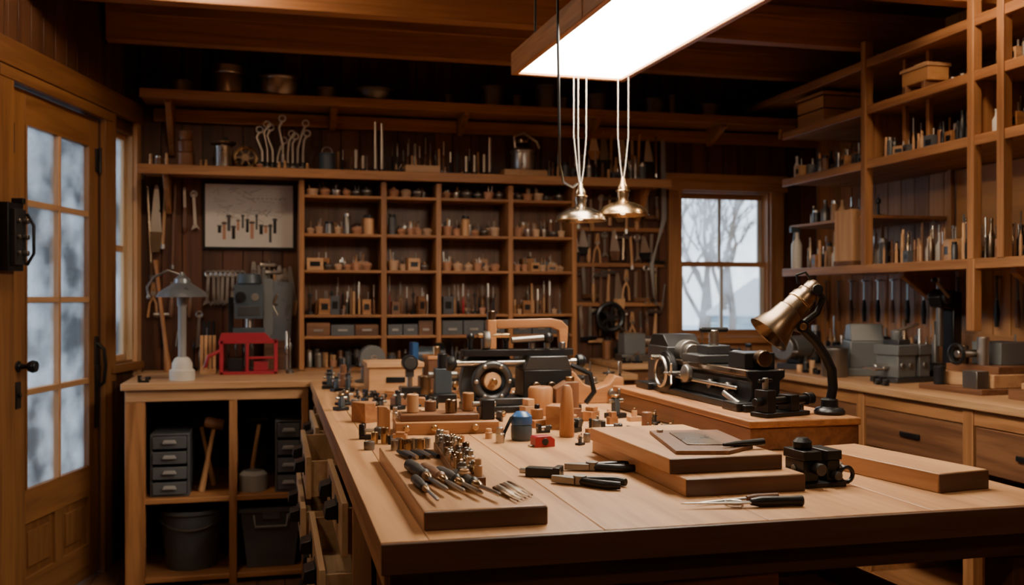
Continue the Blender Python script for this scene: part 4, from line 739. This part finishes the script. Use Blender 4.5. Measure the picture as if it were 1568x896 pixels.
scatter('upright_hand_tools',28,['stand','jar','chisel','gauge','clamp','peg'],.08,.17,.35,1.8,4.9,5.9)
for (x,y,w,h,m) in ((.75,2.55,.3,.3,WALN),(1.15,2.6,.34,.34,LIGHT),(1.55,2.6,.3,.28,SHELF)):
    B=MB('storage_crate',(x,y,.311),.05,bevel=.003); B.bx(-w/2,w/2,-.2,.2,0,.012,m['x'])
    for k in range(3):
        z0=.015+k*h/3; z1=(k+1)*h/3; B.bx(-w/2,w/2,-.2,-.188,z0,z1,m['x']);B.bx(-w/2,w/2,.188,.2,z0,z1,m['x']);B.bx(-w/2,-w/2+.012,-.188,.188,z0,z1,m['y']);B.bx(w/2-.012,w/2,-.188,.188,z0,z1,m['y'])
    B.bx(-w/2+.03,w/2-.05,-.15,.15,.015,h*.8,PAPERM); B.done()
# ---------------------------------------------------------------- outside
B=MB('ground',(0,0,-.45),bevel=0); B.bx(-40,40,8,60,-.05,0,SNOW); B.bx(-40,-3.6,-20,8,-.05,0,SNOW); B.done()
BARK=plain('tree_bark',(.17,.115,.08),.9)
B=MB('garden_shed',(11.2,20,-.45),.2,bevel=0); SIDE=plain('shed_siding',(.25,.33,.38),.7); ROOF=plain('shed_roof',(.5,.52,.55),.8)
for k in range(8): B.bx(-1.3,1.3,-1,1,k*.18,k*.18+.17,SIDE)
B.prism([(-1.5,1.44),(1.5,1.44),(0,2.3)],2.2,ROOF); B.bx(-.3,.3,-1.03,-1,0,1.2,WHITE); B.done()
def tree(x,y,h,R,n0=4):
    B=MB('bare_tree',(x,y,-.45),bevel=0)
    def br(p,d,l,r,n):
        q=p+d*l; m=p.lerp(q,.5)+Vector((R.uniform(-.08,.08),R.uniform(-.08,.08),0))*l; B.tube([p,m,q],[r,r*.8,r*.6],BARK,5)
        if n==0: return
        for i in range(3 if n>1 else 4):
            dd=(d+Vector((R.uniform(-.8,.8),R.uniform(-.8,.8),R.uniform(-.1,.5)))).normalized(); br(p.lerp(q,R.uniform(.5,1)),dd,l*R.uniform(.55,.75),r*.55,n-1)
    br(Vector((0,0,0)),Vector((0,0,1)),h*.4,h*.014,n0); B.done()
for x,y,h in ((7.9,17,6),(9.0,18.5,7),(12.5,27,8),(-8,15,6),(-13,22,7),(-10,12,6),(-6,13.5,5)): tree(x,y,h,R)
# world
w=bpy.data.worlds.new('World'); bpy.context.scene.world=w; w.use_nodes=True; t=w.node_tree; N=t.nodes; L=t.links
bg=N['Background']; tc=N.new('ShaderNodeTexCoord'); n=N.new('ShaderNodeTexNoise'); n.inputs['Scale'].default_value=7; n.inputs['Detail'].default_value=6
L.new(tc.outputs['Generated'],n.inputs['Vector']); cr=N.new('ShaderNodeValToRGB'); cr.color_ramp.elements[0].position=.35; cr.color_ramp.elements[0].color=(.42,.55,.70,1); cr.color_ramp.elements[1].position=.65; cr.color_ramp.elements[1].color=(.88,.92,.95,1)
L.new(n.outputs[0],cr.inputs[0]); L.new(cr.outputs[0],bg.inputs[0]); bg.inputs[1].default_value=2.0
# camera
c=bpy.data.cameras.new('camera'); co=bpy.data.objects.new('camera',c); bpy.context.collection.objects.link(co); bpy.context.scene.camera=co
c.lens=34.44; c.sensor_width=36; c.shift_y=.0045; c.clip_start=.05
co.location=(0,0,1.7*S); co.rotation_euler=(PI/2,0,-math.atan2(.2358,.9718))
c.dof.use_dof=True; c.dof.focus_distance=2.9*S; c.dof.aperture_fstop=4.
sc=bpy.context.scene; sc.view_settings.view_transform='AgX'; sc.view_settings.look='AgX - Base Contrast'; sc.view_settings.exposure=1.0
